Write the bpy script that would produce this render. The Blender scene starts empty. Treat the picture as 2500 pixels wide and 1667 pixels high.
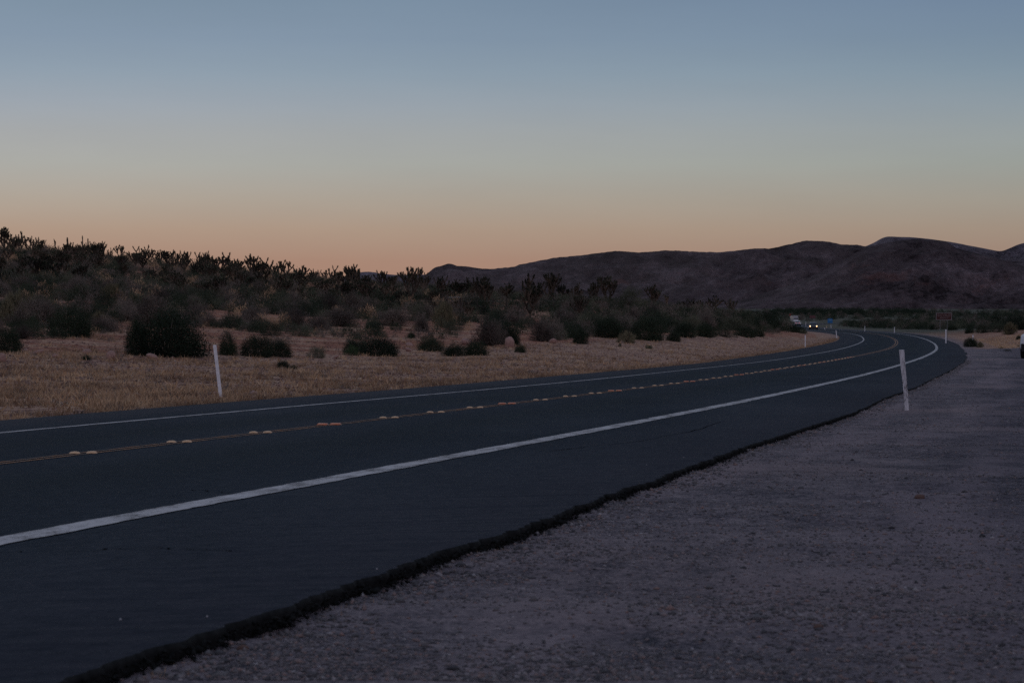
import bpy, math, random
import numpy as np
from mathutils import Vector, Matrix

# ------------------------------------------------------------------ camera, sky, light, exposure
SC = bpy.context.scene
COL = SC.collection
F = 5555.3            # focal length in pixels of the 2500 px wide photograph
YH = 735.0            # row of the horizon
CZ = 1.5              # camera height above the datum
cam_d = bpy.data.cameras.new('camera')
cam = bpy.data.objects.new('camera', cam_d); COL.objects.link(cam)
cam_d.sensor_width = 36.0; cam_d.lens = 36.0 * F / 2500.0
cam_d.clip_start = 0.2; cam_d.clip_end = 60000.0
cam.location = (0, 0, CZ)
cam.rotation_euler = (math.radians(90) - math.atan((833.5 - YH) / F), 0, 0)
cam_d.dof.use_dof = True; cam_d.dof.focus_distance = 70.0; cam_d.dof.aperture_fstop = 17.0
SC.camera = cam

SC.view_settings.view_transform = 'Standard'; SC.view_settings.look = 'None'
SC.view_settings.exposure = 0.0; SC.view_settings.gamma = 1.0; SC.view_settings.use_curve_mapping = False
SC.render.engine = 'CYCLES'
SC.cycles.use_denoising = False
SC.cycles.max_bounces = 4; SC.cycles.diffuse_bounces = 2; SC.cycles.glossy_bounces = 2
SC.cycles.transmission_bounces = 2; SC.cycles.transparent_max_bounces = 4; SC.cycles.volume_bounces = 0
SC.cycles.sample_clamp_indirect = 3.0


def s2l(c):
    return tuple((v / 255 / 12.92) if v / 255 <= 0.04045 else ((v / 255 + 0.055) / 1.055) ** 2.4 for v in c)


world = bpy.data.worlds.new('World'); SC.world = world; world.use_nodes = True
nt = world.node_tree; nt.nodes.clear()


def N(nt, t, **k):
    n = nt.nodes.new(t)
    for a, b in k.items():
        if a == 'in_':
            for i, v in b.items(): n.inputs[i].default_value = v
        else: setattr(n, a, b)
    return n


def M(nt, op, a, b=None, c=None):
    n = nt.nodes.new('ShaderNodeMath'); n.operation = op
    for i, v in enumerate((a, b, c)):
        if v is None: continue
        if isinstance(v, (int, float)): n.inputs[i].default_value = v
        else: nt.links.new(v, n.inputs[i])
    return n.outputs[0]


def ramp(nt, fac, stops, interp='LINEAR'):
    r = nt.nodes.new('ShaderNodeValToRGB'); r.color_ramp.interpolation = interp
    e = r.color_ramp.elements
    while len(e) < len(stops): e.new(0.5)
    for i, (p, c) in enumerate(stops):
        e[i].position = p; e[i].color = (*c, 1) if len(c) == 3 else c
    nt.links.new(fac, r.inputs[0])
    return r.outputs[0]


def mixc(nt, f, a, b, blend='MIX'):
    m = nt.nodes.new('ShaderNodeMix'); m.data_type = 'RGBA'; m.blend_type = blend
    if isinstance(f, (int, float)): m.inputs[0].default_value = f
    else: nt.links.new(f, m.inputs[0])
    for i, v in ((6, a), (7, b)):
        if isinstance(v, tuple): m.inputs[i].default_value = (*v[:3], 1)
        else: nt.links.new(v, m.inputs[i])
    return m.outputs[2]


def noise(nt, vec, scale, detail=3.0, rough=0.55, out=0):
    n = N(nt, 'ShaderNodeTexNoise', in_={'Scale': scale, 'Detail': detail, 'Roughness': rough}); nt.links.new(vec, n.inputs['Vector'])
    return n.outputs[out]


def stretch(nt, vec, sc):
    m = N(nt, 'ShaderNodeMapping'); m.inputs['Scale'].default_value = sc; nt.links.new(vec, m.inputs['Vector'])
    return m.outputs[0]


# dusk sky: warm band over the horizon, paler above, blue-grey higher up; strongest where the sun went down
SUNSET_AZ = math.radians(-26)
tc = N(nt, 'ShaderNodeTexCoord'); nrm = N(nt, 'ShaderNodeVectorMath', operation='NORMALIZE')
nt.links.new(tc.outputs['Generated'], nrm.inputs[0])
sx = N(nt, 'ShaderNodeSeparateXYZ'); nt.links.new(nrm.outputs[0], sx.inputs[0])
el = M(nt, 'MAXIMUM', M(nt, 'ARCSINE', sx.outputs[2]), 0.0)
ep = M(nt, 'SQRT', M(nt, 'DIVIDE', el, math.pi / 2))
hl = M(nt, 'MAXIMUM', M(nt, 'SQRT', M(nt, 'ADD', M(nt, 'MULTIPLY', sx.outputs[0], sx.outputs[0]), M(nt, 'MULTIPLY', sx.outputs[1], sx.outputs[1]))), 1e-4)
ca = M(nt, 'DIVIDE', M(nt, 'ADD', M(nt, 'MULTIPLY', sx.outputs[0], math.sin(SUNSET_AZ)), M(nt, 'MULTIPLY', sx.outputs[1], math.cos(SUNSET_AZ))), hl)
az = M(nt, 'POWER', M(nt, 'MULTIPLY_ADD', ca, 0.5, 0.5), 4.0)


def eps(d): return math.sqrt(d / 90)


def sky_ramp(stops): return ramp(nt, ep, [(eps(d_), s2l(c_)) for d_, c_ in stops])


west = sky_ramp([(0.0, (164, 118, 100)), (1.0, (172, 136, 117)), (1.8, (177, 152, 133)), (2.5, (177, 164, 150)), (3.4, (173, 172, 166)), (4.2, (168, 170, 171)), (4.9, (160, 168, 177)),
                 (5.7, (147, 162, 176)), (6.55, (135, 152, 170)), (7.6, (127, 146, 163)), (14, (124, 141, 160)), (30, (120, 134, 156)), (90, (118, 131, 156))])
east = sky_ramp([(0.0, (142, 110, 98)), (1.0, (120, 114, 106)), (1.8, (119, 123, 115)), (2.6, (116, 126, 119)), (3.4, (113, 132, 126)), (4.3, (106, 131, 134)),
                 (5.2, (93, 121, 130)), (6.5, (84, 112, 134)), (7.6, (76, 101, 141)), (14, (104, 120, 148)), (30, (118, 131, 154)), (90, (118, 131, 156))])
anti = sky_ramp([(0.0, (142, 128, 146)), (4.0, (174, 154, 166)), (10, (174, 162, 176)), (22, (150, 150, 168)), (45, (126, 136, 158)), (90, (118, 131, 156))])
skyc = mixc(nt, az, east, west)
aw = N(nt, 'ShaderNodeMapRange', interpolation_type='SMOOTHSTEP', in_={1: 0.55, 2: -0.25, 3: 0.0, 4: 1.0}); nt.links.new(ca, aw.inputs[0])
skyc = mixc(nt, aw.outputs[0], skyc, anti)
hz = noise(nt, stretch(nt, nrm.outputs[0], (5, 5, 28)), 1.0, 5.0, 0.6)          # faint uneven haze
skyc = mixc(nt, 1.0, skyc, ramp(nt, hz, [(0.3, (0.98, 0.98, 0.985)), (0.7, (1.035, 1.035, 1.035))]), 'MULTIPLY')
bg = N(nt, 'ShaderNodeBackground', in_={1: 1.0}); nt.links.new(skyc, bg.inputs[0])
wo = N(nt, 'ShaderNodeOutputWorld'); nt.links.new(bg.outputs[0], wo.inputs[0])

# the afterglow of the sun that has gone below the hills, broad and faint
sl = bpy.data.lights.new('afterglow', 'SUN'); sl.energy = 0.12; sl.angle = math.radians(60); sl.color = (1.0, 0.72, 0.52)
so = bpy.data.objects.new('afterglow', sl); COL.objects.link(so)
dv = Vector((math.sin(SUNSET_AZ), math.cos(SUNSET_AZ), math.tan(math.radians(14))))
so.rotation_euler = dv.to_track_quat('Z', 'Y').to_euler()

# ------------------------------------------------------------------ small helpers
rng = np.random.default_rng(7)


def tag(o, label=None, cat=None, group=None, kind=None):
    if label: o['label'] = label
    if cat: o['category'] = cat
    if group: o['group'] = group
    if kind: o['kind'] = kind
    return o


def mesh_np(name, v, faces, mats=(), midx=None, smooth=False, attrs=None, uv=None):
    """faces: int array (n,3) or (n,4), or a list of such arrays"""
    me = bpy.data.meshes.new(name)
    v = np.asarray(v, np.float32)
    if not isinstance(faces, list): faces = [faces]
    faces = [np.asarray(f, np.int32) for f in faces if len(f)]
    loops = np.concatenate([f.ravel() for f in faces]); tot = np.concatenate([np.full(len(f), f.shape[1]) for f in faces])
    me.vertices.add(len(v)); me.vertices.foreach_set('co', v.ravel())
    me.loops.add(len(loops)); me.loops.foreach_set('vertex_index', loops)
    me.polygons.add(len(tot))
    st = np.concatenate([[0], np.cumsum(tot)[:-1]])
    me.polygons.foreach_set('loop_start', st.astype(np.int32))
    try: me.polygons.foreach_set('loop_total', tot.astype(np.int32))
    except Exception: pass
    for m in mats: me.materials.append(m)
    if midx is not None: me.polygons.foreach_set('material_index', np.asarray(midx, np.int32))
    if smooth: me.polygons.foreach_set('use_smooth', np.ones(len(tot), bool))
    if attrs:
        for k, a in attrs.items():
            at = me.attributes.new(k, 'FLOAT', 'POINT'); at.data.foreach_set('value', np.asarray(a, np.float32))
    me.update(calc_edges=True); me.validate()
    return me


def add_obj(name, me, parent=None, loc=(0, 0, 0), rot=(0, 0, 0), scale=(1, 1, 1)):
    o = bpy.data.objects.new(name, me); COL.objects.link(o)
    o.location = loc; o.rotation_euler = rot; o.scale = scale
    if parent is not None: o.parent = parent
    return o


def empty(name, loc=(0, 0, 0), rot=(0, 0, 0), scale=(1, 1, 1)):
    o = bpy.data.objects.new(name, None); COL.objects.link(o); o.empty_display_size = 0.3
    o.location = loc; o.rotation_euler = rot; o.scale = scale
    return o


def hash2(ix, iy, seed):
    h = (ix.astype(np.int64) * 374761393 + iy.astype(np.int64) * 668265263 + seed * 2147483647) & 0xffffffff
    h = ((h ^ (h >> 13)) * 1274126177) & 0xffffffff
    h = h ^ (h >> 16)
    return (h & 0xffffff) / float(0xffffff)


def vnoise(x, y, seed=0):
    x = np.asarray(x, float); y = np.asarray(y, float)
    ix = np.floor(x); iy = np.floor(y); fx = x - ix; fy = y - iy
    fx = fx * fx * (3 - 2 * fx); fy = fy * fy * (3 - 2 * fy)
    a = hash2(ix, iy, seed); b = hash2(ix + 1, iy, seed); c = hash2(ix, iy + 1, seed); d = hash2(ix + 1, iy + 1, seed)
    return (a * (1 - fx) + b * fx) * (1 - fy) + (c * (1 - fx) + d * fx) * fy


def fbm(x, y, oct=4, seed=0, ridged=False):
    s = 0; a = 1; t = 0
    for i in range(oct):
        n = vnoise(x * 2 ** i + 17.3 * i, y * 2 ** i - 9.1 * i, seed + i)
        if ridged: n = 1 - abs(2 * n - 1)
        s = s + a * n; t += a; a *= 0.5
    return s / t


def smooth(a, b, x):
    t = np.clip((x - a) / (b - a), 0, 1)
    return t * t * (3 - 2 * t)


# ------------------------------------------------------------------ materials
def mat(name, rough=0.9, spec=0.2):
    m = bpy.data.materials.new(name); m.use_nodes = True
    nt = m.node_tree; nt.nodes.clear()
    b = N(nt, 'ShaderNodeBsdfPrincipled'); b.inputs['Roughness'].default_value = rough
    b.inputs['Specular IOR Level'].default_value = spec
    o = N(nt, 'ShaderNodeOutputMaterial'); nt.links.new(b.outputs[0], o.inputs[0])
    return m, nt, b


def pos(nt):
    return N(nt, 'ShaderNodeNewGeometry').outputs['Position']


def objpos(nt):
    return N(nt, 'ShaderNodeTexCoord').outputs['Object']


def bump(nt, b, h, strength, dist):
    n = N(nt, 'ShaderNodeBump', in_={'Strength': strength, 'Distance': dist}); nt.links.new(h, n.inputs['Height'])
    nt.links.new(n.outputs[0], b.inputs['Normal'])


def plain(name, c, rough=0.8, var=0.12, scale=8.0, metal=0.0, spec=0.3):
    m, nt, b = mat(name, rough, spec)
    f = noise(nt, objpos(nt), scale, 4.0)
    nt.links.new(ramp(nt, f, [(0.3, tuple(v * (1 - var) for v in c)), (0.7, tuple(min(1, v * (1 + var)) for v in c))]), b.inputs['Base Color'])
    b.inputs['Metallic'].default_value = metal
    return m


def leafy(name, dark, light, scale=3.0):
    """foliage: colour differs from bush to bush and from leaf clump to leaf clump"""
    m, nt, b = mat(name, 0.75, 0.15)
    oi = N(nt, 'ShaderNodeObjectInfo')
    f = noise(nt, pos(nt), scale, 4.0, 0.7)
    f2 = noise(nt, pos(nt), 0.45, 3.0, 0.6)
    g = M(nt, 'ADD', M(nt, 'MULTIPLY', oi.outputs['Random'], 0.45), M(nt, 'ADD', M(nt, 'MULTIPLY_ADD', f, 1.0, -0.5), M(nt, 'MULTIPLY_ADD', f2, 1.6, -0.6)))
    nt.links.new(ramp(nt, g, [(0.05, dark), (0.85, light)]), b.inputs['Base Color'])
    return m


# asphalt: uses attributes u (metres from the centre line) and s (metres along the road)
def make_asphalt():
    m, nt, b = mat('asphalt', 1.0, 0.06)
    a_u = N(nt, 'ShaderNodeAttribute', attribute_name='u').outputs['Fac']
    P = pos(nt)
    fine = noise(nt, P, 75.0, 4.0, 0.8); mid = noise(nt, P, 11.0, 5.0, 0.75); big = noise(nt, stretch(nt, P, (0.5, 0.12, 0.5)), 1.0, 4.0, 0.6)
    g = M(nt, 'ADD', M(nt, 'MULTIPLY', fine, 0.50), M(nt, 'ADD', M(nt, 'MULTIPLY', mid, 0.27), M(nt, 'MULTIPLY', big, 0.23)))
    c = ramp(nt, g, [(0.40, (0.008, 0.014, 0.021)), (0.5, (0.021, 0.031, 0.043)), (0.58, (0.045, 0.053, 0.066)), (0.70, (0.12, 0.115, 0.115))])
    # the two lanes are worn darker in the middle (oil) and the shoulders are dustier
    au = M(nt, 'ABSOLUTE', a_u)
    lane = M(nt, 'SUBTRACT', 1.0, M(nt, 'MINIMUM', M(nt, 'DIVIDE', M(nt, 'ABSOLUTE', M(nt, 'SUBTRACT', au, 1.5)), 1.35), 1.0))
    lane = M(nt, 'MULTIPLY', lane, M(nt, 'MULTIPLY_ADD', big, 0.9, 0.15))
    c = mixc(nt, M(nt, 'MULTIPLY', lane, 0.75), c, (0.013, 0.022, 0.025))
    sh = M(nt, 'MULTIPLY', M(nt, 'MINIMUM', M(nt, 'MAXIMUM', M(nt, 'SUBTRACT', au, 3.5), 0.0), 1.4), M(nt, 'MULTIPLY', mid, 0.55))
    c = mixc(nt, sh, c, (0.060, 0.058, 0.068))
    nt.links.new(c, b.inputs['Base Color'])
    bump(nt, b, fine, 0.5, 0.006)
    return m


def make_paint(name, col, wear):
    m, nt, b = mat(name, 0.8, 0.3)
    P = pos(nt)
    f = M(nt, 'ADD', M(nt, 'MULTIPLY', noise(nt, stretch(nt, P, (1, 1, 1)), 60.0, 4.0, 0.75), 0.6), M(nt, 'MULTIPLY', noise(nt, stretch(nt, P, (1.0, 0.35, 1)), 7.0, 3.0, 0.6), 0.4))
    k = ramp(nt, f, [(wear - 0.07, (0, 0, 0)), (wear + 0.05, (1, 1, 1))])
    t = ramp(nt, noise(nt, P, 14.0, 4.0), [(0.3, tuple(v * 0.8 for v in col)), (0.7, col)])
    nt.links.new(mixc(nt, k, (0.06, 0.058, 0.06), t), b.inputs['Base Color'])
    return m


def make_ground():
    m, nt, b = mat('desert_ground', 0.95, 0.1)
    P = pos(nt)
    at = lambda n: N(nt, 'ShaderNodeAttribute', attribute_name=n).outputs['Fac']
    n_f = noise(nt, P, 70.0, 3.0, 0.8); n_m = noise(nt, P, 14.0, 5.0, 0.8); n_s = noise(nt, P, 1.6, 5.0, 0.65); n_l = noise(nt, P, 0.22, 5.0, 0.6); n_x = noise(nt, P, 0.03, 5.0, 0.6)
    # crushed gravel
    g = M(nt, 'ADD', M(nt, 'MULTIPLY', n_f, 0.5), M(nt, 'ADD', M(nt, 'MULTIPLY', n_m, 0.35), M(nt, 'MULTIPLY', n_s, 0.15)))
    grav = ramp(nt, g, [(0.40, (0.016, 0.017, 0.024)), (0.465, (0.080, 0.074, 0.090)), (0.53, (0.175, 0.146, 0.156)), (0.61, (0.38, 0.32, 0.32))])
    dusty = ramp(nt, M(nt, 'ADD', M(nt, 'MULTIPLY', n_s, 0.5), M(nt, 'MULTIPLY', n_l, 0.6)), [(0.50, (0, 0, 0)), (0.66, (1, 1, 1))])
    cx_ = N(nt, 'ShaderNodeCombineXYZ'); nt.links.new(M(nt, 'MULTIPLY', at('u'), 1.3), cx_.inputs[0]); nt.links.new(M(nt, 'MULTIPLY', at('s'), 0.16), cx_.inputs[1])
    track = ramp(nt, noise(nt, cx_.outputs[0], 1.0, 5.0, 0.65), [(0.47, (0, 0, 0)), (0.66, (1, 1, 1))])
    grav = mixc(nt, M(nt, 'MULTIPLY', dusty, 0.6), grav, (0.25, 0.205, 0.215))
    grav = mixc(nt, M(nt, 'MULTIPLY', track, M(nt, 'MULTIPLY_ADD', n_m, 1.2, 0.10)), grav, (0.31, 0.245, 0.255))
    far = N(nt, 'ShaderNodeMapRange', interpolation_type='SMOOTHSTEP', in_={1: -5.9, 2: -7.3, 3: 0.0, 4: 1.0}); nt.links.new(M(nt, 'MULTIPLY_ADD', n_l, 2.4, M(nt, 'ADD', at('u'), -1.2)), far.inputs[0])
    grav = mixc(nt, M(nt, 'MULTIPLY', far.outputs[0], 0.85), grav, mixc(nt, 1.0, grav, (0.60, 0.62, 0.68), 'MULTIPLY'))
    redg = ramp(nt, M(nt, 'MULTIPLY_ADD', n_l, 0.7, M(nt, 'MULTIPLY', n_m, 0.3)), [(0.5, (0, 0, 0)), (0.7, (1, 1, 1))])
    grav = mixc(nt, M(nt, 'MULTIPLY', redg, 0.30), grav, (0.22, 0.125, 0.105))
    # verge: straw and pebbles on pinkish dirt
    n_v = noise(nt, stretch(nt, P, (1, .45, 1)), 5.0, 5.0, 0.8)
    v = M(nt, 'ADD', M(nt, 'MULTIPLY', n_v, 0.65), M(nt, 'ADD', M(nt, 'MULTIPLY', n_s, 0.2), M(nt, 'MULTIPLY', n_l, 0.15)))
    verge = ramp(nt, v, [(0.41, (0.07, 0.040, 0.034)), (0.46, (0.22, 0.120, 0.096)), (0.51, (0.37, 0.215, 0.155)), (0.59, (0.60, 0.42, 0.27))])
    # hill: red earth with litter
    h = M(nt, 'ADD', M(nt, 'MULTIPLY', n_s, 0.35), M(nt, 'ADD', M(nt, 'MULTIPLY', n_v, 0.4), M(nt, 'MULTIPLY', n_l, 0.25)))
    hill = ramp(nt, h, [(0.40, (0.07, 0.036, 0.028)), (0.46, (0.25, 0.095, 0.062)), (0.53, (0.36, 0.165, 0.10)), (0.62, (0.50, 0.31, 0.17))])
    straw = ramp(nt, n_l, [(0.46, (0, 0, 0)), (0.58, (1, 1, 1))])
    hill = mixc(nt, M(nt, 'MULTIPLY', straw, 0.7), hill, verge)
    # valley floor, greyer and greener
    val = ramp(nt, M(nt, 'ADD', M(nt, 'MULTIPLY', n_l, 0.5), M(nt, 'MULTIPLY', n_x, 0.5)), [(0.4, (0.050, 0.055, 0.040)), (0.55, (0.10, 0.095, 0.07)), (0.68, (0.17, 0.13, 0.10))])
    c = mixc(nt, at('hill'), verge, hill)
    c = mixc(nt, at('valley'), c, val)
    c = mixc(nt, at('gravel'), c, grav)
    nt.links.new(c, b.inputs['Base Color'])
    bump(nt, b, M(nt, 'ADD', n_f, M(nt, 'MULTIPLY', n_m, 2.0)), 0.9, 0.012)
    return m


def make_mountain(name, tone, warm=1.0):
    m, nt, b = mat(name, 0.95, 0.05)
    P = pos(nt)
    big = noise(nt, P, 0.0025, 6.0, 0.62); med = noise(nt, P, 0.012, 6.0, 0.75); fin = noise(nt, P, 0.11, 5.0, 0.85)
    g = M(nt, 'ADD', M(nt, 'MULTIPLY', big, 0.25), M(nt, 'ADD', M(nt, 'MULTIPLY', med, 0.4), M(nt, 'MULTIPLY', fin, 0.35)))
    t = tone
    c = ramp(nt, g, [(0.41, tuple(v * 0.22 for v in t)), (0.475, tuple(v * 0.7 for v in t)), (0.52, t), (0.58, tuple(v * 2.0 for v in t))])
    veg = ramp(nt, M(nt, 'MULTIPLY_ADD', big, 0.5, M(nt, 'MULTIPLY', fin, 0.5)), [(0.46, (0, 0, 0)), (0.56, (1, 1, 1))])
    c = mixc(nt, M(nt, 'MULTIPLY', veg, 0.45), c, (t[0] * 0.42, t[1] * 0.50, t[2] * 0.36))
    zz = N(nt, 'ShaderNodeSeparateXYZ'); nt.links.new(P, zz.inputs[0])
    low = M(nt, 'SUBTRACT', 1.0, M(nt, 'MINIMUM', M(nt, 'DIVIDE', M(nt, 'MAXIMUM', M(nt, 'SUBTRACT', zz.outputs[2], 10.0), 0.0), 85.0), 1.0))
    rn = noise(nt, stretch(nt, P, (1, 1, 3.0)), 0.0085, 6.0, 0.72)
    red = M(nt, 'MULTIPLY', ramp(nt, rn, [(0.60, (0, 0, 0)), (0.67, (1, 1, 1))]), M(nt, 'MULTIPLY_ADD', low, 0.6, 0.25))
    c = mixc(nt, M(nt, 'MULTIPLY', red, 0.6 * warm), c, (0.25, 0.13, 0.115))
    nt.links.new(c, b.inputs['Base Color'])
    bump(nt, b, M(nt, 'ADD', med, fin), 1.0, 9.0)
    return m


M_ASPH = make_asphalt()
M_WHITE = make_paint('white_road_paint', (0.55, 0.53, 0.53), 0.485)
M_YELLOW = make_paint('yellow_road_paint', (0.35, 0.155, 0.06), 0.50)
M_TAR = plain('tar', (0.008, 0.010, 0.012), 1.0, 0.2, spec=0.0)
M_EDGE = plain('asphalt_edge', (0.016, 0.017, 0.017), 0.95, 0.5, 30.0, spec=0.05)
M_GROUND = make_ground()
M_POSTW = plain('weathered_white_paint', (0.80, 0.80, 0.82), 0.7, 0.12, 25.0)
M_STAKE = None
M_STRAW = leafy('dry_grass', (0.20, 0.125, 0.08), (0.80, 0.55, 0.33), 7.0)
M_STEM = leafy('grey_twigs', (0.05, 0.040, 0.034), (0.15, 0.12, 0.10), 2.0)
M_DARK = leafy('dark_green_leaves', (0.009, 0.018, 0.011), (0.046, 0.064, 0.036), 4.0)
M_SAGE = leafy('grey_green_leaves', (0.026, 0.036, 0.022), (0.145, 0.150, 0.098), 4.0)
M_TWIG = leafy('bare_grey_brush', (0.048, 0.041, 0.037), (0.235, 0.195, 0.16), 4.0)
M_BRIGHT = leafy('fresh_green_leaves', (0.03, 0.055, 0.025), (0.06, 0.095, 0.04), 4.0)
M_OLIVE = leafy('olive_stalks', (0.10, 0.09, 0.05), (0.20, 0.18, 0.11), 4.0)
M_JLEAF = leafy('joshua_tree_spikes', (0.014, 0.020, 0.013), (0.080, 0.085, 0.052), 6.0)
M_JDEAD = leafy('dead_spikes_and_bark', (0.026, 0.023, 0.019), (0.165, 0.125, 0.092), 6.0)
M_JPALE = leafy('faded_flower_stalks', (0.25, 0.16, 0.12), (0.42, 0.28, 0.20), 2.0)
M_ROCK = plain('pink_grey_rock', (0.34, 0.215, 0.18), 0.95, 0.3, 3.0, spec=0.1)
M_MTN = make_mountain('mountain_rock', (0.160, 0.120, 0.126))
M_MTN_HAZED = make_mountain('hazed_mountain_rock', (0.225, 0.185, 0.21), 0.3)  # distance haze painted into the far ridges' rock colour as a paler tone


def make_pebbles(name, stops):
    m, nt, b = mat(name, 0.9, 0.15)
    w = N(nt, 'ShaderNodeTexWhiteNoise', noise_dimensions='1D')
    nt.links.new(N(nt, 'ShaderNodeAttribute', attribute_name='rnd').outputs['Fac'], w.inputs['W'])
    nt.links.new(ramp(nt, w.outputs['Value'], stops), b.inputs['Base Color'])
    return m


M_PEB = make_pebbles('gravel_stones', [(0.0, (0.05, 0.05, 0.056)), (0.35, (0.11, 0.105, 0.11)), (0.7, (0.19, 0.17, 0.17)), (0.88, (0.26, 0.17, 0.15)), (0.93, (0.27, 0.24, 0.24)), (1.0, (0.34, 0.32, 0.33))])
M_VPEB = make_pebbles('verge_stones', [(0.0, (0.08, 0.05, 0.045)), (0.6, (0.20, 0.12, 0.10)), (0.95, (0.34, 0.22, 0.18)), (1.0, (0.46, 0.38, 0.35))])

# ------------------------------------------------------------------ the road's line, from survey of the bend
S = np.concatenate([np.arange(-60, 60, .5), np.arange(60, 300, 2.), np.arange(300, 1201, 5.)])
kc = np.array([-30, 10, 40, 80, 130, 180, 250, 350, 600, 1100.])
kcv = np.array([1.5462, 0.5335, -0.4294, -0.5911, 0.0011, -0.3835, -0.3797, -0.4509, 0.2398, 1.1621])
ke = np.array([-60, -30, -10, 10, 30, 60, 100, 150, 200, 300, 500, 800, 1200.])
kev = np.array([0.05, 0.5585, 0.965, 1.3515, 1.6923, 2.122, 2.6883, 3.4227, 3.9275, 4.7099, 6.4339, 8.5472, 10.6])
kb = np.array([-60, -30, 10, 40, 90, 160, 260, 1200.])
kbv = np.array([0.0615, 0.0615, 0.028, 0.0314, 0.0424, 0.0041, 0.0071, 0.0145])
ks = np.array([-30, 10, 40, 100, 200, 1100.])
kav = np.array([2.2936, 2.3576, 2.7967, 3.2898, 2.7639, 2.6336]); knv = np.array([1.674, 1.8471, 1.84, 1.4884, 2.0361, 1.9703])
LW = 3.40


def cub(x, k, v):
    m = np.gradient(v, k); i = np.clip(np.searchsorted(k, x) - 1, 0, len(k) - 2)
    h = k[i + 1] - k[i]; t = (x - k[i]) / h
    return (2 * t ** 3 - 3 * t ** 2 + 1) * v[i] + (t ** 3 - 2 * t ** 2 + t) * h * m[i] + (-2 * t ** 3 + 3 * t ** 2) * v[i + 1] + (t ** 3 - t ** 2) * h * m[i + 1]


_k = np.interp(S, kc, kcv) * 1e-3
_th = np.concatenate([[0], np.cumsum((_k[1:] + _k[:-1]) / 2 * np.diff(S))]); _i0 = int(np.argmin(abs(S))); _th = _th - _th[_i0] + 0.2138
_dx, _dy = np.sin(_th), np.cos(_th)
RX = np.concatenate([[0], np.cumsum((_dx[1:] + _dx[:-1]) / 2 * np.diff(S))]); RY = np.concatenate([[0], np.cumsum((_dy[1:] + _dy[:-1]) / 2 * np.diff(S))])
RX += -3.2751 - RX[_i0]; RY += 17.3131 - RY[_i0]
RE = cub(S, ke, kev); RB = cub(S, kb, kbv)
RNX, RNY = -_dy, _dx
RL = LW + np.interp(S, ks, kav); RR = LW + np.interp(S, ks, knv)


def road_pt(s, u, lift=0.0):
    """world point(s) on the road surface at s metres along, u metres left of the centre line"""
    f = lambda a: np.interp(s, S, a)
    return np.stack([f(RX) + f(RNX) * u, f(RY) + f(RNY) * u, CZ - (f(RE) + f(RB) * u) + lift + 0 * np.asarray(s, float)], -1)


def road_coords(x, y):
    """(s, u) of points, by the nearest sample"""
    x = np.atleast_1d(x).astype(float); y = np.atleast_1d(y).astype(float)
    idx = np.empty(len(x), int)
    for a in range(0, len(x), 20000):
        b = slice(a, a + 20000)
        idx[b] = np.argmin((x[b, None] - RX[None]) ** 2 + (y[b, None] - RY[None]) ** 2, 1)
    tx, ty = -RNY[idx] * -1, RNX[idx] * -1      # tangent = (dx, dy)
    tx, ty = _dx[idx], _dy[idx]
    ex, ey = x - RX[idx], y - RY[idx]
    return S[idx] + ex * tx + ey * ty, ex * RNX[idx] + ey * RNY[idx]


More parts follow.
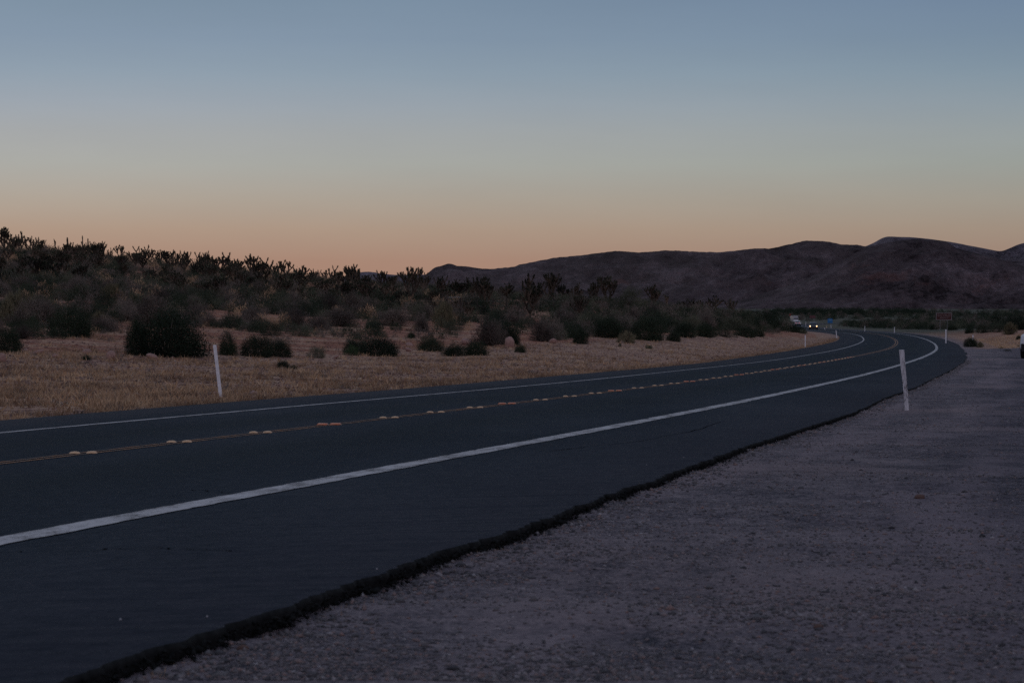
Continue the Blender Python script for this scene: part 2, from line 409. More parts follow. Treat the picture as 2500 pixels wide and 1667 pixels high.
# terrain away from the road: columns of (distance, drop below the eye)
P_Z = [0, 5, 17, 31, 60, 83, 115, 150]; P_D = [.68, .80, 1.06, 1.46, 2.0, 2.43, 2.75, 2.95]
TAB = {
    -2600: [(0, .75), (40, 1.7), (75, 1.4), (160, -1), (380, -12), (600, -13), (1200, 2), (2000, 8), (3000, 8)],
    -800: [(0, .75), (40, 1.7), (75, 1.45), (160, -.6), (380, -11), (600, -11), (1200, 4), (2000, 9), (3000, 8)],
    0: [(0, .75), (43, 1.8), (75, 1.58), (110, 1.09), (160, -.1), (250, -3.3), (380, -8.4), (500, -8.6), (700, -6), (1200, 6), (2000, 9.5), (3000, 8)],
    200: [(0, .75), (43, 1.8), (76, 1.74), (110, 1.32), (160, .25), (245, -2.7), (360, -7.6), (480, -8), (700, -5), (1200, 6), (2000, 9.5), (3000, 8)],
    400: [(0, .75), (43, 1.85), (78, 1.87), (110, 1.49), (160, .62), (240, -1.9), (330, -5.2), (450, -5.4), (700, -2), (1200, 7), (2000, 9.5), (3000, 8)],
    600: [(0, .75), (50, 1.9), (82, 2.02), (115, 1.7), (170, .85), (240, -1.1), (315, -3.6), (430, -3.7), (700, 0), (1200, 8), (2000, 9.5), (3000, 8)],
    800: [(0, .75), (60, 2.0), (85, 2.2), (120, 1.86), (180, 1.02), (240, -.45), (300, -2.4), (420, -2.4), (700, 2), (1200, 8), (2000, 9.5), (3000, 8)],
    1100: [(0, .75), (85, 2.4), (105, 2.27), (150, 1.8), (220, .6), (290, -1.1), (400, -.9), (700, 4), (1200, 8.5), (2000, 9.5), (3000, 8)],
    1400: [(0, .75), (115, 2.5), (135, 2.46), (190, 1.8), (270, .35), (400, 1), (700, 5), (1200, 8.8), (2000, 9.5), (3000, 8)],
    1700: [(0, .75), (150, 2.9), (190, 2.7), (240, 2.05), (290, 1.6), (400, 2.4), (700, 6.5), (1200, 9), (2000, 9.5), (3000, 8)],
    1880: [(0, .75), (190, 3.6), (240, 3.6), (290, 3.0), (330, 3.1), (450, 4.8), (700, 8.0), (1200, 9.2), (2000, 9.5), (3000, 8)],
    1980: [(0, .75), (100, 2.6), (150, 3.3), (250, 4.5), (330, 5.1), (520, 6.8), (776, 8.6), (1200, 9.3), (2000, 9.5), (3000, 8)],
    2110: list(zip(P_Z, P_D)) + [(250, 4.1), (350, 5.0), (500, 6.4), (800, 8.5), (1200, 9.3), (2000, 9.5), (3000, 8)],
    2300: list(zip(P_Z, P_D)) + [(200, 3.15), (230, 3.3), (300, 4.0), (450, 5.6), (800, 8.2), (1200, 9.2), (2000, 9.5), (3000, 8)],
    2450: list(zip(P_Z, P_D)) + [(190, 2.95), (230, 3.2), (300, 3.8), (450, 5.4), (800, 8.2), (1200, 9.2), (2000, 9.5), (3000, 8)],
    3200: list(zip(P_Z, P_D)) + [(190, 2.8), (230, 3.0), (300, 3.5), (450, 5.0), (800, 8), (1200, 9.2), (2000, 9.5), (3000, 8)],
    5200: list(zip(P_Z, P_D)) + [(190, 2.8), (300, 3.5), (450, 5.0), (800, 8), (1200, 9), (2000, 9), (3000, 8)],
}
_zk = np.concatenate([[0], np.geomspace(3, 9000, 220)])
_ck = np.array(sorted(TAB)); _rows = []
for _c in _ck:
    _p = TAB[_c]; _r = np.interp(_zk, [a for a, b in _p], [b for a, b in _p])
    for _ in range(4): _r = np.concatenate([[_r[0]], (_r[:-2] + 2 * _r[1:-1] + _r[2:]) / 4, [_r[-1]]])
    _rows.append(_r)
_rows = np.array(_rows)
_cf = np.arange(-2600, 5201, 25.); _full = np.array([np.interp(_cf, _ck, _rows[:, j]) for j in range(len(_zk))]).T
for _ in range(5): _full[1:-1] = (_full[:-2] + 2 * _full[1:-1] + _full[2:]) / 4


def t_drop(x, y):
    r = np.hypot(x, y); a = np.arctan2(x, y)
    a = np.clip(a, -0.9, 0.9)
    col = np.clip(1250 + F * np.tan(np.clip(a, -0.6, 0.6)), -2600, 5200)
    z = np.where(abs(a) < 0.7, np.abs(r * np.cos(a)), r * 0.8)
    ci = np.clip((col + 2600) / 25., 0, len(_cf) - 1.001); i = ci.astype(int); fi = ci - i
    zi = np.interp(z, _zk, np.arange(len(_zk))); zi = np.clip(zi, 0, len(_zk) - 1.001); j = zi.astype(int); fj = zi - j
    d = (_full[i, j] * (1 - fj) + _full[i, j + 1] * fj) * (1 - fi) + (_full[i + 1, j] * (1 - fj) + _full[i + 1, j + 1] * fj) * fi
    back = smooth(0.9, 1.6, np.abs(np.arctan2(x, y)))
    return d * (1 - back) + (0.7 + 0.0 * r) * back


def edge_wobble(s):
    return (vnoise(s * 0.9, s * 0 + 3, 5) - .5) * 0.030 * smooth(110, 20, s) + (vnoise(s * 4.1, s * 0 + 8, 6) - .5) * 0.025 * smooth(60, 0, s) + (vnoise(s * 0.13, s * 0 + 1, 9) - .5) * 0.12 + (vnoise(s * 14., s * 0 + 1, 19) - .5) * 0.028 * smooth(30, 0, s) + (vnoise(s * 45., s * 0 + 1, 29) - .5) * 0.014 * smooth(14, 4, s)


def ground(x, y, rough=True):
    """height of the ground and its masks"""
    x = np.atleast_1d(np.asarray(x, float)); y = np.atleast_1d(np.asarray(y, float))
    s, u = road_coords(x, y)
    f = lambda a: np.interp(s, S, a)
    e, bk, L, R = f(RE), f(RB), f(RL), f(RR)
    over = (s < S[0] - .1) | (s > S[-1] + .1)
    uc = np.clip(u, -R, L)
    rz = CZ - (e + bk * uc)
    dl = u - L; dr = -(u + R)
    d = np.maximum(dl, dr)
    T = CZ - t_drop(x, y)
    r = np.hypot(x, y)
    if rough:
        hillm = smooth(4, 30, dl) * smooth(60, 140, r)
        T = T + (fbm(x * .25, y * .25, 3, 3) - .5) * 0.22 * smooth(6, 16, d) + hillm * ((fbm(x * .045, y * .045, 4, 11) - .5) * 1.5 * smooth(60, 260, r))
        T = T + smooth(10, 30, dr) * smooth(170, 300, r) * (fbm(x * .03, y * .03, 4, 21) - .5) * 1.0 * (1 - .5 * smooth(600, 1200, r))
    lipl = 0.035; lipr = 0.022
    base = rz - np.where(dl > dr, lipl, (lipr + .014 * smooth(22, -5, s)) * (.75 + .5 * vnoise(s * 2.2, s * 0 + 4, 77)) - .02 * (vnoise(s * 9, u * 9, 78) - .6) * smooth(.25, .0, d))
    D0 = np.where(dl > dr, 9.0, 9.0) + smooth(150, 500, r) * 6
    k = smooth(0, 1, np.clip(d - .2, 0, None) / D0)
    z = base * (1 - k) + T * k
    z = np.where(d < -0.25, rz - 0.12, z)
    if rough:
        z = z + np.where(d > 0.05, (fbm(x * 3, y * 3, 3, 31) - .5) * 0.03 * smooth(.05, 1.2, d) * smooth(55, 12, r), 0)
    # masks
    wob = (fbm(x * .35, y * .35, 3, 41) - .5)
    gr = np.clip(smooth(-1, .2, dr) * (1 - smooth(-6, 6, r + wob * 22 - 158)) + smooth(2.2, .3, dr + 1.4 * wob) * (dl < dr) * 0.8, 0, 1)
    gr = np.maximum(gr, (dl > dr) * smooth(1.5, .0, dl + 1.2 * wob) * .55)
    gr = np.where(r < 60, np.maximum(gr, (dr > -1) * 1.0), gr)
    foot = np.interp(1250 + F * x / np.maximum(y, 1), [-1500, 0, 400, 800, 1100, 1400, 1700, 1880, 1980], [74, 75, 78, 86, 104, 134, 186, 238, 280])
    hm = smooth(-3, 5, r + wob * 26 - foot) * (dl > 3)
    hm = np.maximum(hm, (dr > 3) * smooth(205, 235, r + wob * 40) * .6)
    vm = smooth(260, 420, r) * (dr > 0) + smooth(500, 800, r)
    ground.su = (s, u)
    return z, gr, np.clip(hm, 0, 1), np.clip(vm, 0, 1)


def gz(x, y):
    return float(ground(x, y)[0][0])


def at_px(px, py, z0=40., z1=700.):
    """the first ground point seen at pixel (px, py) of the photograph"""
    zz = np.geomspace(z0, z1, 900); xx = (px - 1250) / F * zz
    yy = YH + F * (CZ - ground(xx, zz)[0]) / zz
    ok = np.where(yy <= py)[0]
    i = ok[0] if len(ok) else int(np.argmin(yy))
    return xx[i], zz[i], YH - py


def crest(px, z0=200., z1=430.):
    zz = np.linspace(z0, z1, 250); xx = (px - 1250) / F * zz
    yy = YH + F * (CZ - ground(xx, zz)[0]) / zz
    i = int(np.argmin(yy)); return xx[i], zz[i], yy[i]


def at_dist(px, z):
    return (px - 1250) / F * z, z


# ------------------------------------------------------------------ ground sheet (polar, finer where the road leads)
az_in = np.radians(np.arange(-14.5, 14.51, 0.045))
az_l = np.radians(np.concatenate([np.arange(-180, -60, 6.), np.arange(-60, -14.6, 1.2)])); az_r = np.radians(np.concatenate([np.arange(15.2, 60, 1.2), np.arange(60, 180.1, 6.)]))
AZ = np.concatenate([az_l, az_in, az_r])
RR_ = np.concatenate([[0.05, .6, 1.5, 2.5], np.geomspace(3.4, 420, 460), np.geomspace(425, 3000, 110), np.geomspace(3200, 30000, 14)])
A2, R2 = np.meshgrid(AZ, RR_)
gx = (R2 * np.sin(A2)).ravel(); gy = (R2 * np.cos(A2)).ravel()
gzv, m_g, m_h, m_v = ground(gx, gy); g_s, g_u = ground.su
na, nr = len(AZ), len(RR_)
ii = (np.arange(nr - 1)[:, None] * na + np.arange(na - 1)[None]).ravel()
q = np.stack([ii, ii + na, ii + na + 1, ii + 1], 1)
gm = mesh_np('ground', np.stack([gx, gy, gzv], 1), q[:, ::-1], [M_GROUND], smooth=True, attrs={'gravel': m_g, 'hill': m_h, 'valley': m_v, 's': g_s, 'u': g_u})
tag(add_obj('ground', gm), kind='structure')

# ------------------------------------------------------------------ road surface with ragged edges
sr = np.concatenate([np.arange(-40, -14, .3), np.arange(-14, 12, .02), np.arange(12, 60, .08), np.arange(60, 160, .25), np.arange(160, 320, 1.), np.arange(320, 1150, 5.)])
RLs = np.interp(sr, S, RL) + edge_wobble(sr + 500) * .8; RRs = np.interp(sr, S, RR) + edge_wobble(sr)
fr = np.array([0, .12, .3, .5, .7, .88, 1.0])
us = [(-RRs + (RRs + RLs) * f) for f in fr]
lipdrop = lambda s, side: None
layers = []
# under-cut right lip, surface, then left lip
layers.append(np.concatenate([road_pt(sr, -(RRs - .035), 0)[:, :2], (road_pt(sr, -RRs, -.085))[:, 2:3]], 1))
layers.append(road_pt(sr, -(RRs + .006), -.012))
for u_ in us: layers.append(road_pt(sr, u_, 0))
layers.append(road_pt(sr, RLs + .05, -.035)); layers.append(road_pt(sr, RLs + .02, -.14))
V = np.stack(layers, 1); nl = V.shape[1]; ns_ = len(sr)
ii = (np.arange(ns_ - 1)[:, None] * nl + np.arange(nl - 1)[None])
q = np.stack([ii, ii + 1, ii + nl + 1, ii + nl], -1).reshape(-1, 4)
mi = np.tile(np.array([1, 1] + [0] * 6 + [1, 1]), ns_ - 1)
ua = np.stack([-RRs, -RRs] + us + [RLs, RLs], 1).ravel()
rm = mesh_np('road', V.reshape(-1, 3), q[:, ::-1], [M_ASPH, M_EDGE], mi, attrs={'u': ua})
tag(add_obj('road', rm), kind='structure')


def strip(name, u, w, mat_, s0, s1, lift, jit=0.006):
    st = np.concatenate([np.arange(s0, min(60, s1), .1), np.arange(60, 320, .8), np.arange(320, 1100, 5.)]); st = st[(st >= s0) & (st <= s1)]
    j1 = (vnoise(st * 9, st * 0, 51) - .5) * jit * 2 + (vnoise(st * 1.3, st * 0, 53) - .5) * jit * 2; j2 = (vnoise(st * 9, st * 0 + 5, 52) - .5) * jit * 2
    uu = u(st) if callable(u) else u; w = w(st) if callable(w) else w
    a = road_pt(st, uu - w / 2 + j1, lift); b = road_pt(st, uu + w / 2 + j2, lift)
    V = np.stack([a, b], 1).reshape(-1, 3); i = np.arange(len(st) - 1) * 2
    me = mesh_np(name, V, np.stack([i, i + 2, i + 3, i + 1], 1), [mat_])
    return tag(add_obj(name, me), kind='structure')


strip('edge_line', -LW, .19, M_WHITE, -35, 1050, .004, .010)
strip('edge_line', LW, .15, M_WHITE, -35, 1050, .004, .006)
for sg in (-1, 1): strip('centre_line', lambda q, sg=sg: sg * (.07 + .03 * smooth(40, 120, q)), lambda q: .05 + .045 * smooth(40, 120, q), M_YELLOW, -35, 1050, .004, .006)


def px_road(px, py):
    """point on the road plane seen at a pixel: returns (s, u)"""
    ss = np.arange(-20, 200, .5)
    best = None
    for u_ in np.arange(-6, 6.01, .1):
        p = road_pt(ss, u_); ok = p[:, 1] > 2
        ex = 1250 + F * p[ok, 0] / p[ok, 1] - px; ey = YH + F * (CZ - p[ok, 2]) / p[ok, 1] - py
        j = int(np.argmin(ex ** 2 + ey ** 2)); dd = ex[j] ** 2 + ey[j] ** 2
        if best is None or dd < best[0]: best = (dd, ss[ok][j], u_)
    bs, bu = best[1], best[2]
    for st in (.2, .08, .03, .01):
        g = [(a_, b_) for a_ in (bs - 2 * st, bs - st, bs, bs + st, bs + 2 * st) for b_ in (bu - st, bu - st / 2, bu, bu + st / 2, bu + st)]
        for _ in range(6):
            P_ = road_pt(np.array([q[0] for q in g]), np.array([q[1] for q in g])); e_ = (1250 + F * P_[:, 0] / P_[:, 1] - px) ** 2 + (YH + F * (CZ - P_[:, 2]) / P_[:, 1] - py) ** 2
            bs, bu = g[int(np.argmin(e_))]; g = [(a_, b_) for a_ in (bs - 2 * st, bs - st, bs, bs + st, bs + 2 * st) for b_ in (bu - st, bu - st / 2, bu, bu + st / 2, bu + st)]
    return bs, bu


def crack(pts, w):
    su = [px_road(*p) for p in pts]; n = 14 * (len(su) - 1) + 1
    t = np.linspace(0, len(su) - 1, n); s_ = np.interp(t, range(len(su)), [a for a, b in su]); u_ = np.interp(t, range(len(su)), [b for a, b in su])
    s_ = s_ + (vnoise(t * 5, t * 0, 61) - .5) * .06; u_ = u_ + (vnoise(t * 7, t * 0, 62) - .5) * .03
    ww = w * (0.35 + vnoise(t * 3, t * 0, 63))
    V = np.stack([road_pt(s_, u_ - ww, .003), road_pt(s_, u_ + ww, .003)], 1).reshape(-1, 3); i = np.arange(n - 1) * 2
    o = add_obj('asphalt_crack', mesh_np('asphalt_crack', V, np.stack([i, i + 1, i + 3, i + 2], 1), [M_TAR])); tag(o, kind='structure')


crack([(-60, 1352), (0, 1349), (160, 1346), (260, 1342), (340, 1340), (480, 1342), (600, 1346)], .006)
crack([(1330, 1104), (1440, 1090), (1560, 1078), (1700, 1052), (1765, 1030)], .006)
crack([(455, 1196), (520, 1201), (590, 1207)], .004)

# ------------------------------------------------------------------ ceramic road buttons in pairs on the centre line
dots_x = [202.3, 437, 635.5, 803, 949.7, 1063.4, 1159.8, 1238, 1320, 1391.5, 1453.5, 1501.5, 1557.4, 1606.7, 1646.6, 1683.4, 1717.9]
sc_ = np.arange(-10, 150, .02); cp = road_pt(sc_, 0.0); cpx = 1250 + F * cp[:, 0] / cp[:, 1]
dots_s = [float(np.interp(x, cpx, sc_)) for x in dots_x]
while dots_s[-1] < 84: dots_s.append(dots_s[-1] + 2.14)
dots_s = [dots_s[0] - 2.14, ] + dots_s
M_DOTC = plain('cream_ceramic', (0.66, 0.41, 0.22), 0.45, 0.1, 40, spec=0.5)
M_REFB = plain('amber_reflector', (0.62, 0.20, 0.09), 0.35, 0.15, 40, spec=0.5)


def dome(r, h, n=14, m=4):
    v = [(0, 0, h)]; f3 = []; f4 = []
    for j in range(1, m + 1):
        a = j / m * math.pi / 2
        for i in range(n): v.append((r * math.sin(a) * math.cos(2 * math.pi * i / n), r * math.sin(a) * math.sin(2 * math.pi * i / n), h * math.cos(a) ** .8 if j < m else 0))
    for i in range(n):
        f3.append((0, 1 + i, 1 + (i + 1) % n))
        for j in range(m - 1): f4.append((1 + j * n + i, 1 + (j + 1) * n + i, 1 + (j + 1) * n + (i + 1) % n, 1 + j * n + (i + 1) % n))
    return v, [f3, f4]


dv_, df_ = dome(.043, .017)
ME_DOT = mesh_np('road_button', dv_, df_, [M_DOTC], smooth=True)


def frustum(w, d, h, tw, td):
    v = [(-w, -d, 0), (w, -d, 0), (w, d, 0), (-w, d, 0), (-tw, -td, h), (tw, -td, h), (tw, td, h), (-tw, td, h)]
    return v, [(3, 2, 1, 0), (4, 5, 6, 7), (0, 1, 5, 4), (1, 2, 6, 5), (2, 3, 7, 6), (3, 0, 4, 7)]


_v, _f = frustum(.052, .050, .018, .045, .022)
ME_REF = mesh_np('reflective_button', _v, np.array(_f), [M_REFB])
ORD = ['outside the left edge', 'first from the left edge', 'second from the left edge', 'third from the left edge', 'fourth from the left edge', 'fifth from the left edge', 'sixth from the left edge', 'seventh from the left edge', 'eighth from the left edge', 'ninth from the left edge', 'tenth from the left edge']
for i, s_ in enumerate(dots_s[1:], 1):
    refl = (i - 1) % 4 == 3
    for sd in (1, -1):
        p = road_pt(s_, .07 * sd, .003)
        if refl:
            o = add_obj('reflective_button', ME_REF, loc=p, rot=(0, 0, -float(np.interp(s_, S, _th))))
            tag(o, 'orange reflective marker on the %s yellow line, %s' % ('far' if sd > 0 else 'near', ORD[i] if i < 11 else 'where the row crowds towards the bend'), 'road marker', 'orange reflectors on the centre lines')
        else:
            o = add_obj('road_button', ME_DOT, loc=p, scale=(1, 1, 1))
            tag(o, 'cream domed button on the %s yellow line, %s' % ('far' if sd > 0 else 'near', ORD[i] if i < 11 else 'where the row crowds towards the bend'), 'road marker', 'domed buttons on the centre lines')

# ------------------------------------------------------------------ loose stones
OCT = np.array([(1, 0, 0), (-1, 0, 0), (0, 1, 0), (0, -1, 0), (0, 0, 1), (0, 0, -1)], float)
OCF = np.array([(0, 2, 4), (2, 1, 4), (1, 3, 4), (3, 0, 4), (2, 0, 5), (1, 2, 5), (3, 1, 5), (0, 3, 5)])


def stones(name, x, y, size, material, flat=.6, sink=.3):
    n = len(x); z = ground(x, y)[0]
    a = rng.random(n) * 6.283
    v = OCT[None] * (1 + (rng.random((n, 6, 3)) - .5) * .7) + (rng.random((n, 6, 3)) - .5) * .35
    v = v * size[:, None, None] * np.stack([0.8 + .5 * rng.random(n), .6 + .4 * rng.random(n), flat * (.7 + .6 * rng.random(n))], 1)[:, None]
    c, s_ = np.cos(a)[:, None], np.sin(a)[:, None]
    vx = v[..., 0] * c - v[..., 1] * s_; vy = v[..., 0] * s_ + v[..., 1] * c
    v = np.stack([vx + x[:, None], vy + y[:, None], v[..., 2] + (z + size * flat * sink)[:, None]], -1)
    f = (OCF[None] + (np.arange(n) * 6)[:, None, None]).reshape(-1, 3)
    me = mesh_np(name, v.reshape(-1, 3), f, [material], attrs={'rnd': np.repeat(rng.random(n) * 97, 6)})
    o = add_obj(name, me); return tag(o, kind='stuff')


n = 150000
zz = 4.3 * (140 / 4.3) ** (rng.random(n) ** 1.35); px = -300 + 3400 * rng.random(n); xx = (px - 1250) / F * zz
s_, u_ = road_coords(xx, zz); rr_ = np.interp(s_, S, RR)
clump = fbm(xx * 1.1, zz * 1.1, 3, 71)
ok = (-(u_ + rr_) > .10) & (clump + rng.random(n) * .35 + .12 * smooth(50, 130, zz) * -1 > .58)
xx, zz = xx[ok], zz[ok]
sz = np.exp(rng.normal(-5.6, .36, len(xx))) * (1 + zz / 45.)
tag(stones('gravel', xx, zz, sz, M_PEB))
# crumbs of asphalt and gravel drifted against the lip
n = 9000
sg_ = -14 + 75 * rng.random(n) ** 1.2; ug = -(np.interp(sg_, S, RR) + edge_wobble(sg_)) - .01 - np.abs(rng.normal(size=n)) * .09; p = road_pt(sg_, ug)
stones('lip_gravel', p[:, 0], p[:, 1], np.exp(rng.normal(-5.1, .4, n)) * (1 + .01 * np.clip(sg_, 0, 99)), M_PEB)
n = 16000
sg_ = -14 + 60 * rng.random(n) ** 1.4; ug = -(np.interp(sg_, S, RR) + edge_wobble(sg_)) + rng.normal(size=n) * .014 - .004; p = road_pt(sg_, ug)
_ox = stones('asphalt_crumbs', p[:, 0], p[:, 1], np.exp(rng.normal(-5.5, .5, n)), M_EDGE)
_co = np.empty(len(_ox.data.vertices) * 3, np.float32); _ox.data.vertices.foreach_get('co', _co); _co = _co.reshape(-1, 6, 3)
_gz = ground(p[:, 0], p[:, 1])[0]; _t = p[:, 2] - .012 - rng.random(n) * .035; _co[:, :, 2] += np.where(_t > _gz, _t - _gz, 0)[:, None]
_ox.data.vertices.foreach_set('co', _co.ravel()); _ox.data.update()
# stones on the far verge
n = 45000
zz = 40 * (260 / 40) ** rng.random(n); px = -300 + 2900 * rng.random(n); xx = (px - 1250) / F * zz
s_, u_ = road_coords(xx, zz); ok = (u_ - np.interp(s_, S, RL) > .3)
xx, zz = xx[ok], zz[ok]
stones('verge_stones', xx, zz, np.exp(rng.normal(-3.7, .45, len(xx))), M_VPEB)

M_GREYST = plain('pale_grey_stone', (0.34, 0.34, 0.36), 0.9, 0.2, 30)
# a few grains lying on the asphalt
gp = [(504, 1512), (292, 1520), (920, 1394), (1670, 1119), (1579, 1137)]
for p in gp:
    a_, b_ = px_road(*p); w_ = road_pt(a_, b_)
    o = add_obj('pebble', mesh_np('pebble', OCT * .0034 * (1 + (rng.random((6, 3)) - .5) * .5), OCF, [M_GREYST]), loc=w_ + np.array([0, 0, .006]))
    tag(o, 'tiny pale pebble lying on the dark asphalt of the shoulder', 'pebble', 'pale pebbles on the asphalt')


# larger stones
def rock_mesh(name, seed, m, n=12, k=8):
    r0 = np.random.default_rng(seed); v = []; dirs = r0.normal(size=(7, 3)); dirs /= np.linalg.norm(dirs, axis=1)[:, None]; off = .72 + .3 * r0.random(7)
    for j in range(k + 1):
        a = math.pi * j / k
        for i in range(n):
            d = np.array([math.sin(a) * math.cos(2 * math.pi * i / n), math.sin(a) * math.sin(2 * math.pi * i / n), math.cos(a)])
            t = min([1.0] + [o_ / max(1e-3, d @ q_) for q_, o_ in zip(dirs, off) if d @ q_ > 0.1])
            v.append(d * t * (1 + .03 * r0.normal()))
    f = [(j * n + i, (j + 1) * n + i, (j + 1) * n + (i + 1) % n, j * n + (i + 1) % n) for j in range(k) for i in range(n)]
    return mesh_np(name, np.array(v), np.array(f), [m])


M_BROCK = plain('brown_rock', (0.135, 0.085, 0.070), 0.9, 0.3, 30, spec=0.1)
M_GROCK = plain('grey_rock', (0.30, 0.29, 0.31), 0.9, 0.3, 30, spec=0.1)
M_DROCK = plain('dark_rock', (0.045, 0.045, 0.05), 0.9, 0.3, 30, spec=0.1)
RK = [rock_mesh('rock', s, M_ROCK) for s in (1, 2, 3)]


def near_px(px, py):
    zz = np.linspace(4.5, 60, 1500); xx = (px - 1250) / F * zz
    yy = YH + F * (CZ - ground(xx, zz)[0]) / zz
    i = int(np.argmin(abs(yy - py))); return xx[i], zz[i]


for (px, py, w, m_, lab) in [(2247, 1218, 26, M_BROCK, 'reddish brown flat stone on the gravel lot, the largest there'),
                             (2122, 1227, 13, M_GROCK, 'pale grey stone just left of the reddish brown flat one'),
                             (2178, 1292, 15, M_DROCK, 'small upright dark stone in the middle of the gravel lot'),
                             (2400, 1311, 16, M_DROCK, 'dark stone on the gravel near the right edge of the picture'),
                             (590, 1585, 30, M_BROCK, 'low brown clod in the gravel beside the asphalt lip'),
                             (1475, 1240, 12, M_DROCK, 'small dark stone on the gravel nearest the asphalt edge'),
                             (870, 1592, 14, M_DROCK, 'dark pebble in the near gravel at the bottom of the picture'),
                             (2000, 1530, 24, M_BROCK, 'low brown twiggy clod low in the gravel lot')]:
    x_, y_ = near_px(px, py); w_ = w * y_ / F
    o = add_obj('stone', rock_mesh('stone', int(px), m_, 9, 6), loc=(x_, y_, gz(x_, y_) + w_ * .12), scale=(w_ * .55, w_ * .4, w_ * .3))
    tag(o, lab, 'stone')

for i, (px, py, w, h, lab) in enumerate([(1139, 841, 26, 14, 'smooth pinkish boulder tilted to the right among dark bushes'), (1244, 849, 23, 26, 'upright rounded pink boulder beside a small dark bush'),
                                         (271, 879, 21, 22, 'upright pale boulder left of the big dark bush'), (212, 864, 22, 12, 'low pale boulder behind a small green bush'), (5, 885, 18, 22, 'pale boulder cut by the left edge of the picture'),
                                         (370, 876, 24, 12, 'flat pinkish boulder in front of the big dark bush'), (136, 874, 17, 9, 'small flat boulder left of the pair of pale ones'), (92, 866, 30, 10, 'long low pink boulder near the left edge'),
                                         (632, 872, 12, 12, 'small reddish boulder under the bushes right of the white post'), (1000, 846, 18, 9, 'low pale stone above the grassy verge'), (997, 858, 13, 8, 'bluish grey stone in the dry grass'),
                                         (1350, 838, 18, 10, 'low reddish boulder at the foot of the scrub'), (818, 876, 20, 6, 'long pale flake of stone lying in the grass'), (60, 862, 16, 9, 'little pink boulder behind the verge at far left'),
                                         (1910, 806, 8, 5, 'tiny pale stone on the red bank by the bend')]):
    x_, y_, _ = at_px(px, py); w_ = w * y_ / F; h_ = h * y_ / F
    o = add_obj('boulder', RK[i % 3], loc=(x_, y_, gz(x_, y_) + h_ * .4), rot=(0, .3 if i == 0 else 0.05 * i, i * 1.3), scale=(w_ * .62, w_ * .55, h_ * .66))
    tag(o, lab, 'boulder')
x_, y_, _ = crest(152, 300, 430)
o = add_obj('rock_outcrop', RK[1], loc=(x_, y_ + 8, gz(x_, y_) + .2), rot=(0, 0, .4), scale=(1.35, 1.2, .62)); tag(o, 'flat topped grey brown rock on the skyline of the left hill', 'rock')

# ------------------------------------------------------------------ mountains
MAIN = [(700, 735), (900, 712), (1000, 684), (1040, 670.6), (1060, 654), (1083, 647.6), (1087, 645), (1104, 643.8), (1111, 648.4), (1142, 651), (1167, 654.7), (1190, 657), (1221, 654.7), (1259, 651), (1264, 646.8), (1300, 640), (1353, 629.4), (1417, 623.8), (1455, 618.7),
        (1503, 613), (1537, 614.8), (1557, 616.6), (1593, 614.8), (1618, 612), (1654, 611.8), (1700, 614.8), (1765, 615.8), (1806, 610.7), (1848, 606.6), (1880, 607.3), (1910, 600.8), (1944, 592.8), (1965, 587.8), (2002, 588.2), (2029, 591.7), (2058, 597.8), (2094, 598), (2115, 602), (2200, 612), (2500, 640), (2900, 700), (3400, 735)]
NEAR = [(1700, 750), (1800, 735), (1950, 690), (2050, 640), (2115, 603), (2135, 600), (2160, 594), (2200, 587), (2240, 582.5), (2281, 586), (2306, 589.5), (2320, 596), (2332, 606), (2383, 618.7), (2434, 631), (2500, 650.6), (2620, 690), (2800, 725), (3000, 740)]
BACK = [(1900, 640), (2080, 610), (2115, 601), (2138, 590.6), (2153, 580), (2168, 577.3), (2191, 578.6), (2230, 579.5), (2280, 585), (2319, 590.6), (2383, 603), (2444, 614.8), (2459, 608.5), (2485, 597), (2500, 593), (2560, 582), (2640, 576), (2760, 590), (2900, 640), (3200, 700), (3500, 735)]
MESA = [(560, 735), (700, 700), (820, 684), (862, 672), (875, 665), (905, 663), (930, 668), (960, 671), (1000, 671), (1030, 670), (1080, 676), (1200, 690), (1500, 735)]


def mountain(name, prof, zf, zc, mat_, step, seed, rough, nz=90):
    pxs = np.arange(prof[0][0], prof[-1][0] + .1, step); cy = np.interp(pxs, [a for a, b in prof], [b for a, b in prof])
    k = np.ones(5) / 5; cy2 = np.convolve(np.pad(cy, 2, 'edge'), k, 'valid')
    cy = cy2 + (fbm(pxs * .12, pxs * 0, 4, seed) - .5) * rough
    t = np.concatenate([np.linspace(0, 1, nz), np.linspace(1.03, 1.6, 14)])
    PX, T = np.meshgrid(pxs, t); CY = np.meshgrid(cy, t)[0]
    Z = zf + (zc - zf) * T; X = (PX - 1250) / F * Z
    foot = CZ - 13.0
    H = CZ + (YH - CY) * zc / F
    base = foot + (H - foot) * np.where(T <= 1, T ** 1.15, 1 - (T - 1) * 1.3)
    amp = np.clip(H - foot, 0, None) * np.sin(np.clip(T, 0, 1) * math.pi) ** .8
    g = fbm(X / 210 + T * 1.1 + seed, T * 1.5, 5, seed + 3, True) - .62
    g2 = fbm(X / 60, T * 7, 4, seed + 9, True) - .6
    z = base + amp * (g * .80 + g2 * .30)
    z += np.where((T > .02), (fbm(X / 14, Z / 14, 3, seed + 15) - .5) * 5.0 * np.clip(amp / 60, 0, 1), 0)
    # never above the skyline seen from the road
    lim = CZ + (YH - CY - .25) * Z / F
    z = np.where(T < .985, np.minimum(z, lim - 1 - 3 * (1 - T)), z)
    n = len(pxs); ii = (np.arange(len(t) - 1)[:, None] * n + np.arange(n - 1)[None]).ravel()
    me = mesh_np(name, np.stack([X, Z, z], -1).reshape(-1, 3), np.stack([ii, ii + 1, ii + n + 1, ii + n], 1), [mat_], smooth=True)
    return tag(add_obj(name, me), kind='structure')


